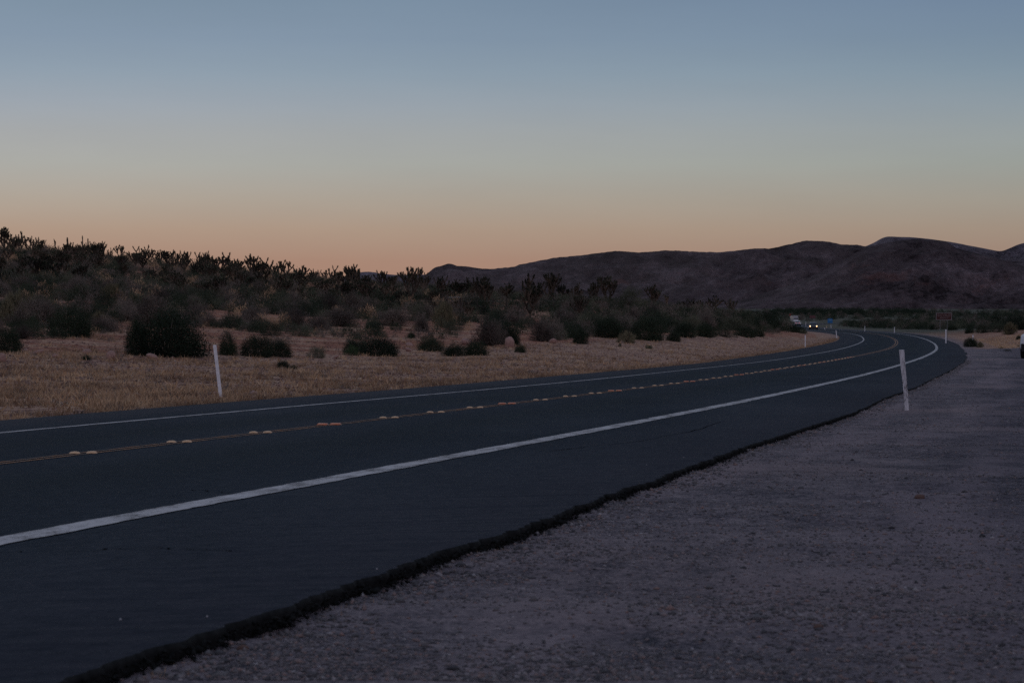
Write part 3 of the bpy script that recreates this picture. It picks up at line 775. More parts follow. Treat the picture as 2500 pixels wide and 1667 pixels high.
mountain('mountain', MAIN, 2950, 3250, M_MTN, 2.5, 3, 2.0)
mountain('mountain', NEAR, 2480, 2700, M_MTN, 3.0, 8, 1.3)
mountain('far_mountain', BACK, 6000, 6500, M_MTN_HAZED, 5.0, 14, .7, 50)
mountain('far_mountain', MESA, 6300, 6800, M_MTN_HAZED, 5.0, 19, .7, 40)


# ------------------------------------------------------------------ plants
def tris_from(p, d, l, w, up=None):
    """narrow triangles: base centre p, direction d (unit), length l, half width w"""
    n = len(p); r = rng.normal(size=(n, 3)); sd = np.cross(d, r); sd /= np.linalg.norm(sd, axis=1)[:, None] + 1e-9
    v = np.stack([p - sd * w[:, None], p + sd * w[:, None], p + d * l[:, None]], 1)
    return v.reshape(-1, 3), np.arange(n * 3).reshape(-1, 3)


def shrub_parts(seed, nst, nleaf, leaf, dens=.55, upright=.0, lobes=5, hgt=.8):
    """unit shrub: about 1 wide; returns (stem verts, faces), (leaf verts, faces)"""
    global rng
    keep = rng; rng = np.random.default_rng(seed)
    ld = rng.normal(size=(lobes, 3)); ld[:, 2] = abs(ld[:, 2]) * .8 + .1; ld /= np.linalg.norm(ld, axis=1)[:, None]; la = .65 + .5 * rng.random(lobes)

    def rad(d):
        c = np.clip(d @ ld.T, 0, 1) ** 5
        return .62 + .42 * np.max(c * la[None], 1)
    d = rng.normal(size=(nst, 3)); d[:, 2] = abs(d[:, 2]) * (0.8 + upright * 2) + .08; d /= np.linalg.norm(d, axis=1)[:, None]
    ln = .5 * rad(d) * (.6 + .45 * rng.random(nst))
    b = (rng.random((nst, 3)) - .5) * np.array([.12, .12, 0])
    sc = np.array([1, 1, hgt * 1.6])
    st = tris_from(b, d, ln, np.full(nst, .007)); sv = st[0] * sc
    # twigs that leave the stems
    k = nst * 3; j = rng.integers(0, nst, k); t = .35 + .6 * rng.random(k)
    tp = b[j] + d[j] * (ln[j] * t)[:, None]; td = d[j] + rng.normal(size=(k, 3)) * .45; td[:, 2] += .25; td /= np.linalg.norm(td, axis=1)[:, None]
    tw = tris_from(tp, td, .06 + .14 * rng.random(k), np.full(k, .0035))
    sv2 = tw[0] * sc; V1 = np.concatenate([sv, sv2]); F1 = np.concatenate([st[1], tw[1] + len(sv)])
    # leaves in clumps on the outer shell and inside
    ncl = max(8, nleaf // 28); dc = rng.normal(size=(ncl, 3)); dc[:, 2] = abs(dc[:, 2]) * (0.9 + upright) + .02; dc /= np.linalg.norm(dc, axis=1)[:, None]
    rc = .5 * rad(dc) * (dens + (1 - dens) * rng.random(ncl) ** .5)
    cc = dc * rc[:, None]
    j = rng.integers(0, ncl, nleaf); lp = cc[j] + rng.normal(size=(nleaf, 3)) * .05; lp[:, 2] = np.abs(lp[:, 2]) + .005
    dd = dc[j] * .6 + rng.normal(size=(nleaf, 3)) * .6; dd[:, 2] += .3 + upright * 2; dd /= np.linalg.norm(dd, axis=1)[:, None]
    lv = tris_from(lp, dd, leaf * (1 + rng.random(nleaf)) * (1 + upright), leaf * (.25 + .25 * rng.random(nleaf)) * (1 - .5 * upright))
    V2 = lv[0] * sc
    rng = keep
    return (V1, F1), (V2, lv[1])


KINDS = {  # stems, leaves, leaf size, density, upright, height, leaf material
    'dark': (60, 8200, .014, .50, .0, .62, M_DARK),
    'sage': (70, 6400, .014, .60, .1, .62, M_SAGE),
    'twig': (420, 4200, .017, .55, .35, .68, M_TWIG),
    'bright': (40, 3600, .022, .50, .0, .60, M_BRIGHT),
    'tan': (90, 3200, .016, .45, .6, .55, M_STRAW),
    'stalk': (160, 1800, .04, .45, .9, .80, M_OLIVE),
}
PROTO = {}; PROTO1 = {}
for kn, (a, b, c, d_, e_, h_, m_) in KINDS.items():
    PROTO[kn] = []; PROTO1[kn] = []
    for v_ in range(4 if kn in ('dark', 'sage', 'twig') else 2):
        (V1, F1), (V2, F2) = shrub_parts(100 + v_ * 7 + len(kn), a, b, c, d_, e_, 5 + v_, h_)
        PROTO[kn].append((mesh_np('stems', V1, F1, [M_STEM]), mesh_np('foliage', V2, F2, [m_])))
        (V1, F1), (V2, F2) = shrub_parts(300 + v_ * 7 + len(kn), a // 2, int(b * .55), c * 1.05, d_, e_, 5 + v_, h_)
        PROTO1[kn].append((mesh_np('shrub', np.concatenate([V1, V2]), np.concatenate([F1, F2 + len(V1)]), [M_STEM, m_], [0] * len(F1) + [1] * len(F2)), V1, F1, V2, F2))

pr = random.Random(5)


def shrub(px, py, top, w, kind, label, group=None, name='shrub', pos_=None):
    x_, y_, _ = at_px(px, py) if pos_ is None else (pos_[0], pos_[1], 0)
    W = w * y_ / F * 1.12; H = (py - top) * y_ / F
    st, fo = pr.choice(PROTO[kind]); kh = KINDS[kind][5] * .80
    t = empty(name, (x_, y_ + W * .2, gz(x_, y_) - .04), (0, 0, pr.random() * 6.28), (W, W * .9, H / kh))
    tag(t, label, 'shrub', group)
    add_obj('stems', st, t); add_obj('foliage', fo, t)
    if kind == 'dark': add_obj('foliage', pr.choice(PROTO['dark'])[1], t, rot=(0, 0, 2.2), scale=(.93, .93, .96))
    return t


SHR = [
    (408, 872, 738, 205, 'dark', 'big dense dark green bush above the verge, left of the near white post'),
    (335, 868, 760, 70, 'dark', 'dark bush joined to the left side of the big dense bush'),
    (362, 800, 716, 120, 'twig', 'grey brush standing behind the big dense dark bush'),
    (168, 824, 735, 130, 'dark', 'dark spreading bush on the red soil left of the big dense bush'),
    (95, 800, 712, 120, 'twig', 'grey brush behind the dark spreading bush at left'),
    (18, 864, 790, 72, 'dark', 'dark bush cut off by the left edge of the picture'),
    (30, 790, 712, 110, 'stalk', 'upright olive stalky brush near the left edge of the picture'),
    (208, 880, 862, 28, 'dark', 'little dark bush at the foot of two pale boulders'),
    (272, 740, 698, 70, 'stalk', 'yellowish branching cholla shrub on the left slope'),
    (240, 800, 760, 55, 'stalk', 'small tan tufty shrub right of the dark spreading bush'),
    (555, 868, 808, 52, 'dark', 'dark bush right behind the near white post'),
    (625, 872, 808, 90, 'dark', 'dark bush in the row right of the near white post'),
    (680, 872, 822, 66, 'dark', 'last dark bush of the row right of the near white post'),
    (660, 820, 776, 58, 'sage', 'grey green bush above the row right of the near white post'),
    (713, 802, 744, 78, 'twig', 'pale grey brush by a bare tan patch on the slope'),
    (610, 790, 738, 80, 'twig', 'grey brush uphill of the near white post'),
    (832, 798, 748, 98, 'twig', 'wide grey brush right of the bare tan patch'),
    (690, 900, 874, 38, 'dark', 'small dark bush out on the dry grass verge'),
    (716, 903, 887, 30, 'dark', 'flat dark bush on the verge touching the small one'),
    (773, 874, 838, 46, 'sage', 'lone grey green bush on the red soil patch'),
    (856, 868, 836, 44, 'bright', 'small bright green bush at the left end of the long dark thicket'),
    (925, 870, 812, 118, 'dark', 'long dark thicket above the middle of the verge'),
    (865, 862, 822, 60, 'dark', 'low dark bush behind the small bright green one'),
    (1030, 810, 768, 52, 'twig', 'round grey brush on the tan slope'),
    (1004, 826, 808, 22, 'dark', 'tiny dark bush on the tan slope between larger ones'),
    (958, 797, 744, 84, 'twig', 'tall grey brush behind the long dark thicket'),
    (908, 803, 774, 44, 'sage', 'grey green bush left of the tall grey brush'),
    (1085, 800, 744, 64, 'stalk', 'spiky yucca like clump with pale stalks'),
    (1050, 858, 818, 72, 'dark', 'dark bush left of the tilted pinkish boulder'),
    (1108, 870, 832, 70, 'dark', 'dark bush in front of the tilted pinkish boulder'),
    (1162, 868, 826, 62, 'dark', 'dark bush right of the tilted pinkish boulder'),
    (1192, 845, 770, 84, 'twig', 'tall grey brush behind the two pink boulders'),
    (1236, 842, 778, 82, 'dark', 'dark bush behind the upright pink boulder'),
    (1271, 861, 836, 31, 'dark', 'small round dark bush right of the upright pink boulder'),
    (1322, 834, 774, 64, 'twig', 'grey brush on the slope right of the upright boulder'),
    (1371, 826, 794, 34, 'sage', 'small grey green bush between grey brush and dark bush'),
    (1417, 840, 794, 44, 'dark', 'dark round bush at the verge edge in mid picture'),
    (1488, 826, 764, 84, 'dark', 'large dark bush on the slope, left of a pair'),
    (1582, 832, 764, 96, 'dark', 'large dark bush on the slope, right of a pair'),
    (1532, 838, 808, 50, 'stalk', 'olive tufty bush between the two large dark bushes'),
    (1645, 834, 804, 42, 'dark', 'dark bush at the verge edge right of the large pair'),
    (1584, 852, 838, 18, 'bright', 'tiny green bush alone on the dry verge'),
    (1513, 846, 834, 9, 'bright', 'tiny bright plant at the verge edge'),
    (2373, 847, 819, 40, 'dark', 'round dark bush at the edge of the gravel lot before a post'),
    (2394, 848, 835, 20, 'stalk', 'low brown bush right of the round dark one by the lot'),
    (2488, 829, 817, 18, 'dark', 'dark bush just behind the parked white car'),
    (2446, 851, 844, 12, 'bright', 'small green weed in the gravel lot'),
    (2461, 857, 850, 22, 'sage', 'flat grey weed in the gravel lot beside the green one'),
    (2487, 846, 840, 10, 'bright', 'green weed next to the parked white car'),
    (2367, 814, 796, 26, 'dark', 'dark bush on the right bank above the post'),
    (2401, 813, 784, 52, 'sage', 'wide grey green bush on the right bank'),
    (2441, 811, 784, 42, 'sage', 'grey green bush on the right bank, middle of three'),
    (2467, 817, 790, 40, 'stalk', 'rounded olive bush on the right bank near the car'),
    (2326, 806, 792, 26, 'dark', 'low dark bush just right of the brown sign'),
    (2281, 805, 787, 26, 'dark', 'dark bush just left of the brown sign'),
    (2404, 812, 801, 14, 'dark', 'very small dark bush below the wide grey green one'),
    (2243, 803, 786, 36, 'sage', 'grey green bush behind the far shoulder left of the brown sign'),
]
for a in SHR: shrub(*a)

for (px, py, top, w, kd) in [(1672, 824, 778, 62, 'dark'), (1724, 824, 780, 60, 'dark'), (1772, 824, 786, 58, 'sage'), (1822, 824, 792, 60, 'dark'), (1850, 822, 800, 44, 'dark'),
                             (1790, 806, 768, 60, 'sage'), (1740, 806, 766, 62, 'dark'), (1690, 806, 764, 60, 'sage'), (1836, 800, 768, 50, 'dark'), (1876, 800, 774, 46, 'dark'), (1640, 808, 770, 60, 'sage'),
                             (1906, 806, 778, 44, 'dark'), (1932, 811, 788, 40, 'dark'), (1952, 813, 793, 34, 'dark'), (1918, 798, 774, 40, 'sage'), (1962, 815, 802, 22, 'sage')]:
    shrub(px, py, top, w, kd, 'bush in the dense dark thicket on the bank by the inside of the bend', 'bushes of the bank thicket')


# ---- joshua trees
def joshua(seed, levels=4, spread=.8, trunk=.30, arms=3, thick=.05):
    global rng
    keep = rng; rng = np.random.default_rng(seed)
    segs = []; tips = []

    def grow(p, d, l, r, lev):
        steps = 3; q = p.copy()
        for i in range(steps):
            d = d + rng.normal(size=3) * .13; d[2] += .22; d /= np.linalg.norm(d)
            e = q + d * l / steps; segs.append((q.copy(), e.copy(), r * (1 - .06 * i), r * (1 - .06 * (i + 1)), lev)); q = e
        if lev >= levels or (lev > 2 and rng.random() < .15): tips.append((q, d, l)); return
        n = 2 + (rng.random() < .45) if lev else arms
        a0 = rng.random() * 6.28
        for i in range(n):
            a = a0 + 6.283 * i / n + rng.normal() * .4
            o = np.array([math.cos(a), math.sin(a), 0]) * spread * (.8 + .5 * rng.random()); nd = d * .75 + o; nd /= np.linalg.norm(nd)
            grow(q, nd, (l if lev else .34) * (.66 + .34 * rng.random()), r * .86, lev + 1)
    grow(np.zeros(3), np.array([rng.normal() * .06, rng.normal() * .06, 1.0]), trunk, thick, 0)
    # branches as 6 sided tubes
    V, Fc = [], []
    for (a, b, r1, r2, lev) in segs:
        d = b - a; d /= np.linalg.norm(d) + 1e-9; u = np.cross(d, [.3, .2, .9]); u /= np.linalg.norm(u); w = np.cross(d, u); k = len(V)
        for c, r in ((a - d * .008, r1), (b + d * .008, r2)):
            for i in range(6): V.append(c + (u * math.cos(i * math.pi / 3) + w * math.sin(i * math.pi / 3)) * r)
        for i in range(6): Fc.append((k + i, k + (i + 1) % 6, k + 6 + (i + 1) % 6, k + 6 + i))
    V = np.array(V); Fc = np.array(Fc)
    # dead, down-turned leaves along the outer arms
    sg = [s_ for s_ in segs if s_[4] >= 1]; n = len(sg) * 22; j = rng.integers(0, len(sg), n)
    A = np.array([s_[0] for s_ in sg]); B = np.array([s_[1] for s_ in sg]); RA = np.array([s_[2] for s_ in sg])
    t = rng.random(n)[:, None]; p = A[j] * (1 - t) + B[j] * t; o = rng.normal(size=(n, 3)); o[:, 2] *= .3; o /= np.linalg.norm(o, axis=1)[:, None]
    dd = o * .7 + np.array([0, 0, -.7]); dd /= np.linalg.norm(dd, axis=1)[:, None]
    dl = tris_from(p + o * (RA[j] * .8)[:, None], dd, np.full(n, .040), np.full(n, .007))
    # live rosettes at the tips
    P, D, Ln, Wd = [], [], [], []
    for (q, d, l) in tips:
        m = 120; dr = rng.normal(size=(m, 3)) + d * .9; dr /= np.linalg.norm(dr, axis=1)[:, None]
        P.append(q + d * .01 + d * (rng.random((m, 1)) - .7) * .09); D.append(dr); Ln.append(.042 + .026 * rng.random(m)); Wd.append(np.full(m, .0085))
    lf = tris_from(np.concatenate(P), np.concatenate(D), np.concatenate(Ln), np.concatenate(Wd))
    allv = np.concatenate([V, lf[0]]); mn = allv[:, 2].max(); wid = max(np.ptp(allv[:, 0]), np.ptp(allv[:, 1]))
    tv = np.concatenate([V, dl[0]]); tf = [Fc, dl[1] + len(V)]
    rng = keep
    return mesh_np('trunk', tv / mn, tf, [M_JDEAD]), mesh_np('crown', lf[0] / mn, lf[1], [M_JLEAF]), wid / mn


JP = [joshua(40 + i, 3, .95 + .18 * (i % 4), .12 + .08 * (i % 3), 3 + (i % 3), .042) for i in range(12)]
JBIG = [joshua(80 + i, 4, 1.15, .16, 4, .046) for i in range(3)]
JTHIN = [joshua(95, 1, .25, .7, 1), joshua(97, 2, .35, .5, 2)]


def jtree(px, top, w, base=None, label=None, thin=False, big=False, group=None, zf=1.0):
    if base is None:
        x_, y_, yb = crest(px); y_ *= zf; x_ *= zf
    else:
        x_, y_, _ = at_px(px, base)
    z_ = gz(x_, y_); yb = YH + F * (CZ - z_) / y_
    H = max((yb - top) + 3, 14) * y_ / F; W = w * 1.15 * y_ / F
    if base is None: z_ -= 6 * y_ / F; H += 6 * y_ / F
    tm, cm, wr = pr.choice(JTHIN if thin else JBIG if big else JP)
    k = min(max(W / wr / H, .6), 2.2) * H
    t = empty('joshua_tree', (x_, y_, z_ - .08), (0, 0, pr.random() * 6.28), (k, k, H * 1.03))
    tag(t, label, 'joshua tree', group); add_obj('trunk', tm, t); add_obj('crown', cm, t)


SKY = 'joshua trees standing along the skyline of the left hill'
J = [(15, 556, 48, None, 'wide spreading joshua tree on the skyline, cut by the left edge'), (50, 566, 28, None, 'joshua tree on the skyline, second from the left edge'), (76, 577, 24, None, 'joshua tree leaning left on the skyline, third from the left edge'),
     (102, 585, 17, None, 'small forked joshua tree alone in a gap of the skyline'), (136, 585, 8, None, 'tiny joshua tree touching the flat skyline rock'),
     (176, 582, 15, None, 'thin two armed joshua tree right of the flat skyline rock'), (200, 577, 8, None, 'single tall bare pole of a joshua tree on the skyline'), (198, 591, 26, None, 'low joshua tree at the foot of the single bare pole'),
     (226, 584, 28, None, 'bushy dark joshua tree right of the single bare pole'), (247, 590, 18, None, 'joshua tree leaning right, beside the bushy dark one'), (269, 606, 12, None, 'very low joshua tree before the first gap in the skyline'),
     (293, 599, 20, None, 'joshua tree just right of the first gap in the skyline'), (343, 599, 24, None, 'compact round joshua tree on the skyline between two gaps'), (368, 609, 17, None, 'small joshua tree right of the compact round one'),
     (388, 613, 14, None, 'short joshua tree starting the long row on the skyline'), (408, 610, 24, None, 'tallest joshua tree of the long skyline row'), (428, 616, 14, None, 'small joshua tree ending the long skyline row'),
     (456, 613, 25, None, 'joshua tree with thick arms between two short gaps'), (485, 613, 22, None, 'joshua tree with one high arm at its left side'), (508, 618, 18, None, 'joshua tree between the high armed one and the broad one'),
     (541, 617, 46, None, 'broad dense joshua tree before the wide open gap'), (615, 621, 38, None, 'open branched joshua tree right of the wide gap'), (650, 629, 40, None, 'joshua tree with long right hand arms above the slope'),
     (697, 636, 38, None, 'joshua tree of pointed outline on the falling skyline'), (740, 649, 36, None, 'low joshua trees stem with many short arms'), (768, 657, 16, None, 'short joshua tree half way down the falling skyline'),
     (791, 658, 22, None, 'joshua tree just left of a tall pair'), (813, 649, 23, None, 'narrow joshua tree, left one of a tall pair'), (845, 646, 46, None, 'fan shaped joshua tree with long right arm before the far mesa'),
     (883, 658, 12, None, 'thin joshua tree standing before the far mesa'), (936, 661, 34, None, 'dark joshua tree standing against the far mesa'), (1001, 652, 58, 738, 'tall joshua tree with upright reddish tips left of the mountain'),
     (892, 680, 52, 742, 'dark joshua tree lower on the slope below the far mesa'), (1035, 666, 14, None, 'slim joshua tree below the first mountain knob'), (1073, 674, 36, 735, 'joshua tree right of the one with reddish tips'),
     (1118, 690, 50, 727, 'low wide joshua tree under the mountain saddle'), (1187, 676, 62, 758, 'broad dark joshua tree with a visible trunk under the saddle'), (1240, 692, 46, 730, 'joshua tree with pale bare stems left of the biggest one'),
     (1295, 668, 58, 776, 'biggest joshua tree, twin trunks, standing above the road'), (1342, 667, 34, 748, 'joshua tree with airy clustered top right of the biggest one'), (1376, 693, 38, 732, 'rounded low joshua tree right of the airy topped one'),
     (1410, 691, 30, 742, 'joshua tree with a drooping left arm'), (1415, 722, 44, 784, 'stocky joshua tree in front, below the drooping one'), (1446, 690, 34, 742, 'joshua tree left of the tall round headed one'),
     (1487, 675, 42, 748, 'tall round headed joshua tree in the middle distance'), (1594, 696, 38, 742, 'last tall joshua tree before the thicket falls away'), (1630, 720, 22, 745, 'thin slanting joshua tree on the falling ridge'),
     (1676, 730, 44, 753, 'low joshua trees clump at the start of the row on the ridge end'), (1708, 733, 36, 755, 'low joshua tree in the row on the ridge end'), (1740, 722, 42, 757, 'rounded joshua tree ending the row on the ridge end'), (1783, 729, 24, 765, 'small joshua tree with a pointed top near the bend'),
     (95, 627, 58, 692, 'dark joshua tree with faded stalks in the left clump'), (150, 638, 48, 690, 'joshua tree with faded stalks, right one in the left clump'), (48, 648, 50, 702, 'joshua tree in the lower part of the left clump'), (10, 655, 40, 705, 'joshua tree in the left clump at the very edge'),
     (205, 618, 46, 662, 'joshua tree on the upper left slope'), (246, 606, 32, 655, 'joshua tree with pale stems on the upper left slope'), (217, 674, 30, 700, 'low joshua tree above the cholla'), (363, 666, 30, 708, 'dark single joshua tree on the slope above the big bush'),
     (425, 660, 50, 712, 'joshua tree with a yellowed head above the big bush'), (525, 672, 62, 732, 'many stemmed joshua tree on the middle slope'), (582, 664, 52, 712, 'joshua tree uphill of the near white post'), (560, 648, 42, 690, 'joshua tree just under the skyline, left of the wide gap'),
     (690, 668, 52, 730, 'joshua tree on the slope under the pointed skyline one'), (638, 660, 44, 700, 'joshua tree on the slope under the open branched one'), (790, 680, 46, 732, 'joshua tree on the slope below the tall pair'), (845, 684, 50, 738, 'joshua tree on the slope below the fan shaped one'),
     (740, 676, 42, 716, 'joshua tree on the slope with grey arms'), (950, 690, 44, 738, 'joshua tree beside the tall one with reddish tips')]
for i, (px, top, w, base, lab) in enumerate(J):
    jtree(px, top, w, base, lab, thin=(px in (200, 176, 136, 883, 1630)), big=(px in (1295, 1187, 15, 845, 525, 1001, 1342, 1410, 1446, 1487, 1594, 1240, 1376, 1415, 1118, 892, 95, 582, 690)), zf=.97 + .03 * pr.random())

for i in range(46):   # lower neighbours that close the gaps of the row, as in the photograph
    a = pr.choice([j for j in J if j[3] is None and j[2] > 14]); px = a[0] + pr.choice((-1, 1)) * pr.uniform(.35, .75) * a[2]
    if 262 < px < 284 or 112 < px < 130 or 306 < px < 330 or 566 < px < 592: continue
    jtree(px, a[1] + pr.uniform(9, 19), a[2] * pr.uniform(.4, .75), None, 'small joshua tree filling in between the taller ones on the skyline', group='small joshua trees filling in the skyline row', zf=.95 + .04 * pr.random())

for i in range(84):   # the crowd of joshua trees over the slope
    px = pr.uniform(-10, 1180); lo = np.interp(px, [0, 400, 800, 1180], [625, 650, 690, 715]); b_ = lo + pr.uniform(12, 62)
    jtree(px, b_ - pr.uniform(26, 50), pr.uniform(24, 44), b_, 'joshua tree in the crowd scattered over the middle of the left hillside', group='joshua trees scattered over the left hillside', big=pr.random() < .3)

# broadleaf small trees on the ridge
for (px, base, top, w, lab) in [(1538, 756, 678, 66, 'pale leafy tree with a rounded crown amid joshua trees'), (1870, 796, 738, 60, 'dark leafy tree above the bank at the bend'), (1822, 792, 744, 60, 'dark leafy tree left of the one at the bend'),
                                (2478, 806, 744, 66, 'large dark leafy tree on the right edge behind the car'), (2432, 800, 754, 56, 'dark leafy tree left of the large one at right'), (2392, 796, 764, 44, 'smaller dark tree on the right bank')]:
    x_, y_, _ = at_px(px, base); W = w * y_ / F * 1.1; H = (base - top) * y_ / F
    t = empty('leafy_tree', (x_, y_, gz(x_, y_) - .05), (0, 0, pr.random() * 6), (W, W, H / .62)); tag(t, lab, 'tree')
    st, fo = pr.choice(PROTO['dark' if 'dark' in lab else 'sage']); add_obj('trunk', st, t); add_obj('crown', fo, t)

# ---- fill: shrubs that nothing tells apart, one by one as far as they show; the rest of the scrub as one mass
KN = ['dark', 'sage', 'twig', 'twig', 'tan', 'sage', 'dark']
LAB = {'dark': ('small dark green bush among the scrub covering the left hillside', 'dark bushes of the hillside scrub'), 'sage': ('grey green bush among the scrub covering the left hillside', 'grey green bushes of the hillside scrub'),
       'twig': ('bare grey brush among the scrub covering the left hillside', 'bare grey brushes of the hillside scrub')}
cand = []
fr_ = random.Random(11)
for _ in range(15000):
    px = fr_.uniform(-350, 1960); z = 75 * (420 / 75) ** fr_.random()
    foot = np.interp(px, [-1500, 0, 400, 800, 1100, 1400, 1700, 1880, 1980], [74, 75, 78, 86, 104, 134, 186, 238, 280])
    if z < foot * (1.13 if px < 1350 else 1.03) + 3: continue
    cand.append((px, z, foot))
ca_ = np.array(cand); cx = (ca_[:, 0] - 1250) / F * ca_[:, 1]
pat = fbm(cx * .12, ca_[:, 1] * .12, 3, 91); prob = np.clip((pat - .36) * 4.5, .04, 1) * np.clip(.10 + (ca_[:, 1] / ca_[:, 2] - 1.25) * 1.25, .10, 1); prob = np.where(ca_[:, 1] > ca_[:, 2] * 2.1, np.maximum(prob, .8), prob); prob = np.where(ca_[:, 0] > 1350, np.clip((pat - .2) * 5, .35, 1), prob)
keepm = rng.random(len(cx)) < prob
s__, u__ = road_coords(cx, ca_[:, 1]); keepm &= (u__ - np.interp(s__, S, RL)) > 7
ca_ = ca_[keepm]; cx = cx[keepm]; zs_ = ground(cx, ca_[:, 1])[0]
siz = .50 + 1.15 * rng.random(len(cx)) ** 1.8; siz *= np.clip(ca_[:, 1] / 150, .75, 1.25)
kinds_ = [KN[int(v)] for v in rng.integers(0, 7, len(cx))]; kinds_ = ['dark' if (k == 'tan' and (ca_[i, 0] > 1150 or i % 2)) else k for i, k in enumerate(kinds_)]
inframe = (ca_[:, 0] > -40) & (ca_[:, 0] < 2540)
order = np.argsort(-(siz / ca_[:, 1]) * inframe)
cnt = {'dark': 0, 'sage': 0, 'twig': 0, 'tan': 999}; restV = []; restF = []; restM = []; off = 0


def add_rest(i, kd, W, H, x_, y_, z_):
    global off
    me, V1, F1, V2, F2 = PROTO1[kd][i % len(PROTO1[kd])]
    step = 6
    f2 = F2[::step]; v2 = V2.reshape(-1, 3, 3)[::step].copy(); c = v2.mean(1, keepdims=True); v2 = (c + (v2 - c) * 2.0).reshape(-1, 3)
    a = (i * 2.4) % 6.28; ca2, sa = math.cos(a), math.sin(a)
    v = np.stack([v2[:, 0] * ca2 - v2[:, 1] * sa, v2[:, 0] * sa + v2[:, 1] * ca2, v2[:, 2]], 1) * np.array([W, W, H / (KINDS[kd][5] * .8)]) + np.array([x_, y_, z_ - .05])
    restV.append(v); restF.append(np.arange(len(v)).reshape(-1, 3) + off); off += len(v); restM.append(np.full(len(v) // 3, {'dark': 0, 'sage': 1, 'twig': 2, 'tan': 3}[kd]))


for i in order:
    kd = kinds_[i]; W = float(siz[i]) * 1.25; H = float(siz[i]) * (.6 + .3 * fr_.random())
    if inframe[i] and cnt[kd] < 76:
        cnt[kd] += 1
        me = PROTO1[kd][fr_.randrange(len(PROTO1[kd]))][0]
        o = add_obj('shrub', me, loc=(cx[i], ca_[i, 1], zs_[i] - .05), rot=(0, 0, fr_.random() * 6.28), scale=(W, W, H / (KINDS[kd][5] * .8)))
        tag(o, LAB[kd][0], 'shrub', LAB[kd][1])
    else: add_rest(int(i), kd, W, H, cx[i], ca_[i, 1], zs_[i])
o = add_obj('hillside_scrub', mesh_np('hillside_scrub', np.concatenate(restV), np.concatenate(restF), [M_DARK, M_SAGE, M_TWIG, M_STRAW], np.concatenate(restM))); tag(o, kind='stuff')

# scrub of the valley floor
restV = []; restF = []; restM = []; off = 0
n = 6500
vz = 225 * (2100 / 225) ** rng.random(n); vpx = rng.uniform(1300, 2900, n); vx = (vpx - 1250) / F * vz
s__, u__ = road_coords(vx, vz); dR = -(u__ + np.interp(s__, S, RR)); dLft = u__ - np.interp(s__, S, RL)
patv = fbm(vx * .02, vz * .02, 3, 95)
ok = (((dR > 10 + 14 * smooth(500, 250, vz)) & (vz + 30 * (patv - .5) > 236)) | ((dLft > 16) & (vz > 420))) & (rng.random(n) < np.clip((patv - .3) * 4, .15, 1))
vx, vz = vx[ok], vz[ok]; vh = ground(vx, vz)[0]
for i in range(len(vx)):
    sz_ = (.8 + 1.2 * fr_.random()) * (1 + vz[i] / 1300)
    add_rest(i, ('dark', 'dark', 'dark', 'sage', 'twig')[fr_.randrange(5)], sz_ * 1.5, sz_ * .85, vx[i], vz[i], vh[i])
o = add_obj('valley_scrub', mesh_np('valley_scrub', np.concatenate(restV), np.concatenate(restF), [M_DARK, M_SAGE, M_TWIG, M_STRAW], np.concatenate(restM))); tag(o, kind='stuff')
# far belt of trees at the foot of the mountains
restV = []; restF = []; restM = []; off = 0
for i in range(520):
    px = fr_.uniform(1880, 2700); z = fr_.uniform(1500, 1750) if px < 2250 or fr_.random() < .5 else fr_.uniform(1150, 1500)
    if px > 2250 and fr_.random() < .6: continue
    x_ = (px - 1250) / F * z
    sz_ = fr_.uniform(3, 5.5) * (1.0 if px < 2250 else .6)
    add_rest(i, 'dark', sz_ * 1.8, sz_, x_, z, CZ - 9.4)
o = add_obj('distant_tree_belt', mesh_np('distant_tree_belt', np.concatenate(restV), np.concatenate(restF), [M_DARK], np.concatenate(restM))); tag(o, kind='stuff')

# ---- dry grass on the verge and along the lip of the asphalt
gv = []; gf = []


def grass(name, x, y, h, nb, material, lean=.5):
    n = len(x); z = ground(x, y)[0]
    p = np.repeat(np.stack([x, y, z - .01], 1), nb, 0) + rng.normal(size=(n * nb, 3)) * np.repeat(h, nb)[:, None] * np.array([.35, .35, 0])
    d = rng.normal(size=(n * nb, 3)) * lean; d[:, 2] = 1; d /= np.linalg.norm(d, axis=1)[:, None]
    hh = np.repeat(h, nb) * (.5 + .7 * rng.random(n * nb))
    v, f = tris_from(p, d, hh, hh * .07)
    return tag(add_obj(name, mesh_np(name, v, f, [material])), kind='stuff')


n = 85000
zz = 23 * (300 / 23) ** (rng.random(n)); px = -350 + 2500 * rng.random(n); xx = (px - 1250) / F * zz
s_, u_ = road_coords(xx, zz); dl_ = u_ - np.interp(s_, S, RL)
cl = .6 * fbm(xx * .35, zz * .35, 3, 101) + .4 * vnoise(xx * 2.2, zz * 1.4, 102)
footv = np.interp(px, [-1500, 0, 400, 800, 1100, 1400, 1700, 1880, 1980], [74, 75, 78, 86, 104, 134, 186, 238, 280])
ok = (dl_ > .15) & (cl + rng.random(n) * .25 > .62) & ((zz < footv * 1.0) | ((cl > .60) & (zz < footv * 1.7)))
grass('dry_grass', xx[ok], zz[ok], .06 + .15 * rng.random(ok.sum()) ** 1.5, 8, M_STRAW, .6)
m_ = ok & (rng.random(len(ok)) < .34)
grass('dead_weeds', xx[m_] + .2, zz[m_] + .3, .05 + .10 * rng.random(m_.sum()), 8, M_TWIG, .8)
n = 5000
sg_ = rng.uniform(-2, 260, n); ug = np.interp(sg_, S, RL) + .15 + np.abs(rng.normal(size=n)) * .5; p = road_pt(sg_, ug)
grass('verge_edge_grass', p[:, 0], p[:, 1], .05 + .08 * rng.random(n), 8, M_STRAW, .5)
n = 2600
